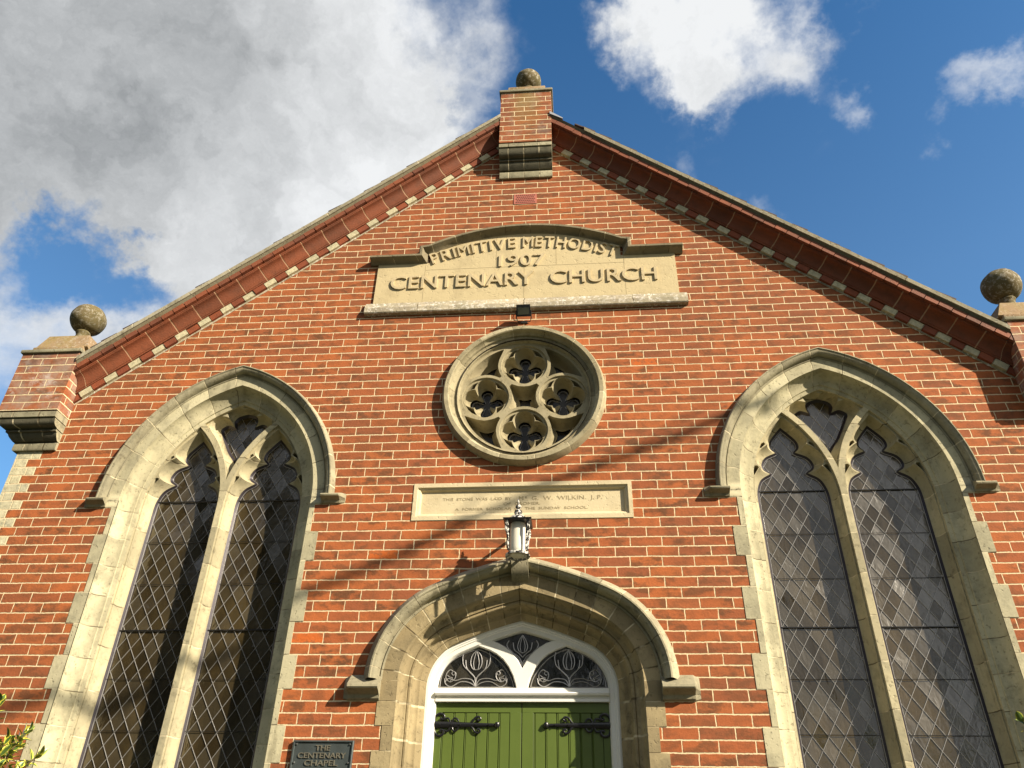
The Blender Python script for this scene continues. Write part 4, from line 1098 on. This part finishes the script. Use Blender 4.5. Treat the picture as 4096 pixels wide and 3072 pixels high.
f = MB(); f.tube([(LX, 0, 3.66), (LX, -.06, 3.655), (LX, LY + .085, 3.615)], .011, 8); f.tube([(LX, 0, 3.885), (LX, -.08, 3.883), (LX, LY + .05, 3.870)], .012, 8); f.bevel_box(LX - .035, LX + .035, -.012, 0, 3.62, 3.90, .003); on(f, 'wall_bracket', 'iron', 40)

# floodlight under the panel sill
fl = empty('floodlight', (-.0, 0, 5.95), 'small dark grey floodlight fixed just under the name panel sill', 'floodlight')
def onf(mb, name, mat, sm=20): return mb.build(name, M[mat], fl, smooth=sm)
h = MB(); FX = .004; fy = -.10; fz = 5.955
def fbox(mb, x0, x1, a0, a1, b0, b1, taper=0.):
    """box in tilted frame: a along the facing normal (down-forward), b across"""
    an = Vector((0, -.80, -.60)); up = Vector((0, -.60, .80)); vs = []
    for x in (x0, x1):
        for a in (a0, a1):
            for b in (b0, b1):
                sh = taper if a == a0 else 0.
                xx = FX + x * (1 - sh); bb = b * (1 - sh)
                p = Vector((xx, fy, fz)) + an * a + up * bb; vs.append(p[:])
    mb.add(vs, [(0, 1, 3, 2), (4, 6, 7, 5), (0, 4, 5, 1), (2, 3, 7, 6), (0, 2, 6, 4), (1, 5, 7, 3)])
fbox(h, -.056, .056, -.045, .012, -.048, .048, .35); fbox(h, -.062, .062, .0125, .024, -.054, .054); onf(h, 'housing', 'grey')
h = MB(); fbox(h, -.050, .050, .0245, .027, -.036, .026); onf(h, 'lens', 'lens')
h = MB(); h.tube([(FX + .066, fy, fz), (FX + .066, fy + .05, fz - .045), (FX + .055, -.012, fz - .055), (FX - .055, -.012, fz - .055), (FX - .066, fy + .05, fz - .045), (FX - .066, fy, fz)], .005, 6)
h.tube([(FX, fy - .045, fz + .012), (FX, fy - .055, fz + .006)], .006, 8); h.bevel_box(FX - .03, FX + .03, -.012, 0, fz - .07, fz - .045, .002); onf(h, 'bracket', 'grey')
h = MB(); h.tube([(x, y, z) for x, y, z in [(FX - .055, -.07, 5.965), (FX - .085, -.055, 5.955), (FX - .10, -.04, 5.93), (FX - .09, -.03, 5.905), (FX - .05, -.02, 5.90), (FX - .01, -.008, 5.905)]], .0035, 6); onf(h, 'power_cable', 'iron')

# bronze plaque
px0, px1, pz0, pz1 = -1.497, -1.088, 2.205, 2.436
pq = MB(); pq.bevel_box(px0, px1, -.022, 0., pz0, pz1, .003)
pla = MB().bevel_box(px0 + .010, px1 - .010, -.0225, -.004, pz0 + .010, pz1 - .010, .002)
plaque = empty('wall_plaque', (-1.29, 0, 2.2), 'tarnished grey bronze plaque screwed to brickwork left of the door', 'plaque')
pq2 = MB(); pq2.bevel_box(px0 + .008, px1 - .008, -.016, 0., pz0 + .008, pz1 - .008, .002); pq2.build('plate', M['brass'], plaque, smooth=0)
ed = MB(); A_ = lambda x, z: [(px0 + x, pz0 + x), (px1 - x, pz0 + x), (px1 - x, pz1 - x), (px0 + x, pz1 - x)]
ed.grid([[(a, y, b) for a, b in A_(x, 0)] for x, y in ((0, 0), (0, -.022), (.003, -.025), (.010, -.025), (.014, -.015))], close=True); ed.build('raised_edge', M['brass'], plaque, smooth=0)
tx_ = MB(); put_text(tx_, 'THE', -1.292, 2.374, -.016, .034, .100, .006, .008); put_text(tx_, 'CENTENARY', -1.292, 2.329, -.016, .034, .322, .006, .008); put_text(tx_, 'CHAPEL', -1.292, 2.284, -.016, .034, .222, .006, .008)
tx_.build('lettering', M['brassletter'], plaque, smooth=0)
for (a, b) in ((px0 + .024, pz1 - .024), (px1 - .024, pz1 - .024), (px0 + .024, pz1 - .135), (px1 - .024, pz1 - .135)):
    s__ = MB(); rows = [[(a + r * math.cos(TAU * j / 12), y, b + r * math.sin(TAU * j / 12)) for j in range(12)] for r, y in ((.007, -.014), (.007, -.021), (.005, -.024), (.0005, -.025))]
    s__.grid(rows, close=True); s__.build('screw', M['screw'], plaque, smooth=40)

# ================================================================ SHRUBS
def leaf_mat(name, yellow):
    mt, n = newmat(name); co = objco(n); u, v, _ = n.sep(uvco(n))
    e = n.m('MULTIPLY', n.m('ABSOLUTE', n.m('SUBTRACT', v, .5)), 2.)
    w = n.white(n.xyz(n.m('FLOOR', u), 2., 5.))
    th = n.m('ADD', .38, n.m('MULTIPLY', w[0], .35))
    k = n.mr(n.m('ADD', e, n.m('MULTIPLY', n.m('SUBTRACT', n.noise(co, 60., 2), .5), .5)), th, n.m('ADD', th, .12))
    g = n.mix(w[0], (.045, .10, .022), (.10, .16, .035))
    c = n.mix(k, g, n.mix(w[0], (.66, .60, .07), (.50, .50, .06)))
    b = n.out(c, .38, n.bump(n.noise(co, 90., 3), .001, .3), spec=.6)
    b.inputs['Transmission Weight'].default_value = 0.
    return mt
M['leaf'] = leaf_mat('variegated_leaf', True)
M['twig'] = plain_mat('shrub_twig', (.12, .07, .035), .8)
def shrub(cx, cy, ztop, rad, seed, label, tips):
    rnd = random.Random(seed); root = empty('variegated_shrub', (cx, cy, 0), label, 'shrub')
    lv = MB(); tw = MB(); cnt = 0
    tw.tube([(cx, cy, 0), (cx + .03, cy, .7), (cx - .02, cy, ztop * .75)], [.03, .022, .01], 6)
    def sprig(base, d, L, nl):
        nonlocal cnt
        d = d.normalized(); p = base.copy(); pts = [p[:]]
        for i in range(4):
            d = (d + Vector((rnd.uniform(-.12, .12), rnd.uniform(-.12, .12), .08))).normalized(); p = p + d * L / 4; pts.append(p[:])
        tw.tube(pts, [.004, .0035, .003, .0025, .0015], 5)
        for i in range(nl):
            t = (.15 + .85 * (i + .5) / nl) * 4; k = min(int(t), 3); q = Vector(pts[k]).lerp(Vector(pts[k + 1]), t - k)
            ang = i * 2.4 + rnd.uniform(-.3, .3); side = d.orthogonal().normalized(); side.rotate(Matrix.Rotation(ang, 3, d))
            spread = 1.1 if i < nl - 3 else .5
            ld_ = (d * (1.0 / spread * .8) + side * spread).normalized(); nr = ld_.cross(side.cross(ld_)).normalized() if True else side
            wv = ld_.cross(d).normalized() if ld_.cross(d).length > .1 else side; up = wv.cross(ld_).normalized()
            Ll = rnd.uniform(.032, .052); Wl = Ll * .27; vs = []; fs = []; uv = []
            for j in range(6):
                s = j / 5; ww = Wl * math.sin(math.pi * min(1, .08 + s * .92)) ** .8 * (1.0 if j not in (0, 5) else .12)
                c = q + ld_ * (Ll * s + .004) - up * (.010 * s * s)
                vs += [(c - wv * ww + up * ww * .35)[:], c[:], (c + wv * ww + up * ww * .35)[:]]
            for j in range(5):
                a = j * 3; fs += [(a, a + 1, a + 4, a + 3), (a + 1, a + 2, a + 5, a + 4)]
                uv += [[(cnt + .5, 0.), (cnt + .5, .5), (cnt + .5, .5), (cnt + .5, 0.)], [(cnt + .5, .5), (cnt + .5, 1.), (cnt + .5, 1.), (cnt + .5, .5)]]
            lv.add(vs, fs, uv); cnt += 1
    for i in range(110):
        zz = ztop - rnd.uniform(.0, .5) ** 1.0; xx = cx + (1 if cx < 0 else -1) * rnd.uniform(.0, rad * .82) ; yy = cy + rnd.uniform(-.25, .2)
        sprig(Vector((xx, yy, zz - .16 - .35 * abs(xx - cx))), Vector(((xx - cx) * .9, rnd.uniform(-.3, .3), .8)), rnd.uniform(.10, .17), 12)
    for i in range(200):
        a = rnd.uniform(0, TAU); zz = ztop * (1 - .62 * rnd.random() ** 1.3) - .12; rr = rad * math.sqrt(max(.05, 1 - ((zz - ztop * .45) / (ztop * .58)) ** 2)) * rnd.uniform(.55, .95)
        b = Vector((cx + rr * math.cos(a), cy + rr * math.sin(a), zz)); sprig(b, Vector((math.cos(a) * .8, math.sin(a) * .8, .75)), rnd.uniform(.10, .18), 11)
    for (x, y, z, dx, dz_) in tips: sprig(Vector((x, y, z)), Vector((dx, 0, dz_)), .16, 13)
    lo = lv.build('foliage', M['leaf'], root, smooth=60); tw.build('stem', M['twig'], root, smooth=50)
shrub(-2.26, -2.15, 2.16, .46, 5, 'yellow edged evergreen shrub at the left under the left window', [(-2.04, -2.2, 2.08, .1, 1), (-1.94, -2.2, 1.99, .3, .8), (-1.90, -2.2, 1.93, .7, .6), (-1.98, -2.2, 1.94, .2, .9), (-2.06, -2.2, 2.0, -.1, 1), (-1.90, -2.2, 1.86, .8, .4), (-2.0, -2.2, 1.86, .3, .8), (-1.92, -2.2, 1.80, .5, .8)])
shrub(2.50, -2.15, 2.09, .42, 9, 'yellow edged evergreen shrub at the right under the right window', [(2.14, -2.2, 2.03, -.3, .7), (2.16, -2.2, 1.95, -.5, .6)])

# ================================================================ TREES
def tree_parts(root, trunk_mb, mat, fol=None):
    trunk_mb.build('trunk', mat, root, smooth=60)
    if fol: fol.build('crown', M['needles'], root, smooth=0)
M['bark'] = plain_mat('tree_bark', (.10, .075, .05), .95, var=.6, scale=12.)
M['needles'] = plain_mat('dark_needles', (.020, .034, .012), .7, var=.6, bump=0, scale=3.)
# the leafless tree whose long limb throws the soft diagonal shadow over the front
Sx, Sz = SUNV.x / -SUNV.y, SUNV.z / -SUNV.y
y0 = -4.8; sx0, sz0 = -.447, 3.955
P0 = Vector((sx0 - Sx * y0, y0, sz0 - Sz * y0)); slope = .428
b_ = slope / (Sz - slope * Sx); dirv = Vector((1., b_, 0.))
bt = empty('bare_tree', (0, 0, 0), 'leafless tree behind the camera with one long bare limb reaching towards the church', 'tree')
rnd = random.Random(4); tb = P0 + dirv * -2.15; tb.z = 0
limb = [P0 + dirv * t + Vector((0, 0, .05 * math.sin(3.1 * t + .5) + .02 * math.sin(9 * t))) for t in [-2.15 + 3.15 * i / 24 for i in range(25)]]
t_ = MB(); top = limb[0]; t_.tube([(tb.x, tb.y, 0), (tb.x + .05, tb.y, top.z * .5), top[:], (top.x - .1, top.y, top.z + 1.6)], [.24, .19, .13, .05], 12); t_.build('trunk', M['bark'], bt, smooth=60)
bt.location = (tb.x, tb.y, 0); bpy.context.view_layer.update()
for ch in bt.children: ch.matrix_parent_inverse = Matrix.Translation(bt.location).inverted()
t_ = MB(); t_.tube([p[:] for p in limb], [.046 - .014 * i / 24 for i in range(25)], 8)
for i in range(9):
    k = 15 + i; p = limb[min(k, 24)]; d = Vector((rnd.uniform(.2, 1), rnd.uniform(-.2, .8), rnd.uniform(-.5, .5))).normalized(); L_ = rnd.uniform(.25, .5)
    t_.tube([p[:], (p + d * L_ * .5 + Vector((0, 0, .03)))[:], (p + d * L_)[:]], [.014, .010, .005], 5)
t_.build('limb', M['bark'], bt, smooth=60)
# unseen evergreens, added to darken the left window's reflections and the sky fill
fo = MB(); rnd = random.Random(21); H = 12.5
for i in range(3000):
    z = 1.2 + (H - 1.2) * rnd.random() ** .8; rr = 3.0 * (1 - ((z - 1) / H) ** 1.6) ** .7 * math.sqrt(rnd.uniform(.25, 1)); a = rnd.uniform(0, TAU); rr *= 1 + .18 * math.sin(a * 3 + z)
    c = Vector((rr * math.cos(a), rr * math.sin(a), z)); u_ = Vector((rnd.uniform(-1, 1), rnd.uniform(-1, 1), rnd.uniform(-1, 1))).normalized(); v_ = u_.orthogonal().normalized(); l = rnd.uniform(.22, .42)
    fo.add([(c - u_ * l)[:], (c + v_ * l * .5)[:], (c + u_ * l)[:], (c - v_ * l * .5)[:]], [(0, 1, 2, 3)])
ev = None
for i, (x, y, sc) in enumerate([(-4.5, -13.5, 1.0), (-9.0, -14.2, 1.05), (-13.5, -13.6, .98), (-18.5, -14.5, 1.08), (0.2, -17.5, .92)]):
    if i == 0:
        ev = bpy.data.objects.new('reflection_evergreen', None); COL.objects.link(ev)
        t_ = MB(); t_.tube([(0, 0, 0), (.05, 0, 4), (0, 0, 11)], [.3, .24, .06], 10); t_.build('trunk', M['bark'], ev, smooth=60); fo.build('crown', M['needles'], ev, smooth=0); o = ev
    else:
        o = ev.copy(); COL.objects.link(o)
        for ch in ev.children: c = ch.copy(); COL.objects.link(c); c.parent = o
    o.location = (x, y, 0); o.scale = (sc, sc, sc); o.rotation_euler = (0, 0, i * 1.3)
    tag(o, 'unseen evergreen tree behind the camera, added to darken window reflections', 'tree', 'evergreen trees added to darken reflections and fill')

# ================================================================ GROUND
def ground_mat(name, a, b, sc):
    mt, n = newmat(name); co = objco(n); n.out(n.mix(n.noise(co, sc, 6, .7), a, b), .95, n.bump(n.noise(co, sc * 3, 4), .02, .6)); return mt
g = MB(); g.add([(-600, -600, 0), (600, -600, 0), (600, 600, 0), (-600, 600, 0)], [(0, 1, 2, 3)])
tag(g.build('ground', ground_mat('grass_ground', (.025, .040, .012), (.045, .055, .02), 3.), None, smooth=0), 'rough grass ground round the church', None, kind='structure')
g = MB(); g.box(-1.1, 1.1, -7.0, -.02, -.05, .012); g.box(-9, 9, -9.2, -7.01, -.05, .012)
tag(g.build('path', ground_mat('tarmac_path', (.05, .045, .04), (.085, .075, .06), 5.), None, smooth=0), 'dark tarmac path to the church door', None, kind='structure')
g = MB(); g.box(-60, 60, -15., -9.21, -.06, .006)
tag(g.build('road', ground_mat('asphalt_road', (.045, .045, .045), (.06, .058, .055), 8.), None, smooth=0), 'asphalt road behind the camera', None, kind='structure')

for o in bpy.data.objects:
    if o.type == 'MESH' and o.parent is None and 'kind' not in o and 'category' not in o: print('UNTAGGED', o.name)
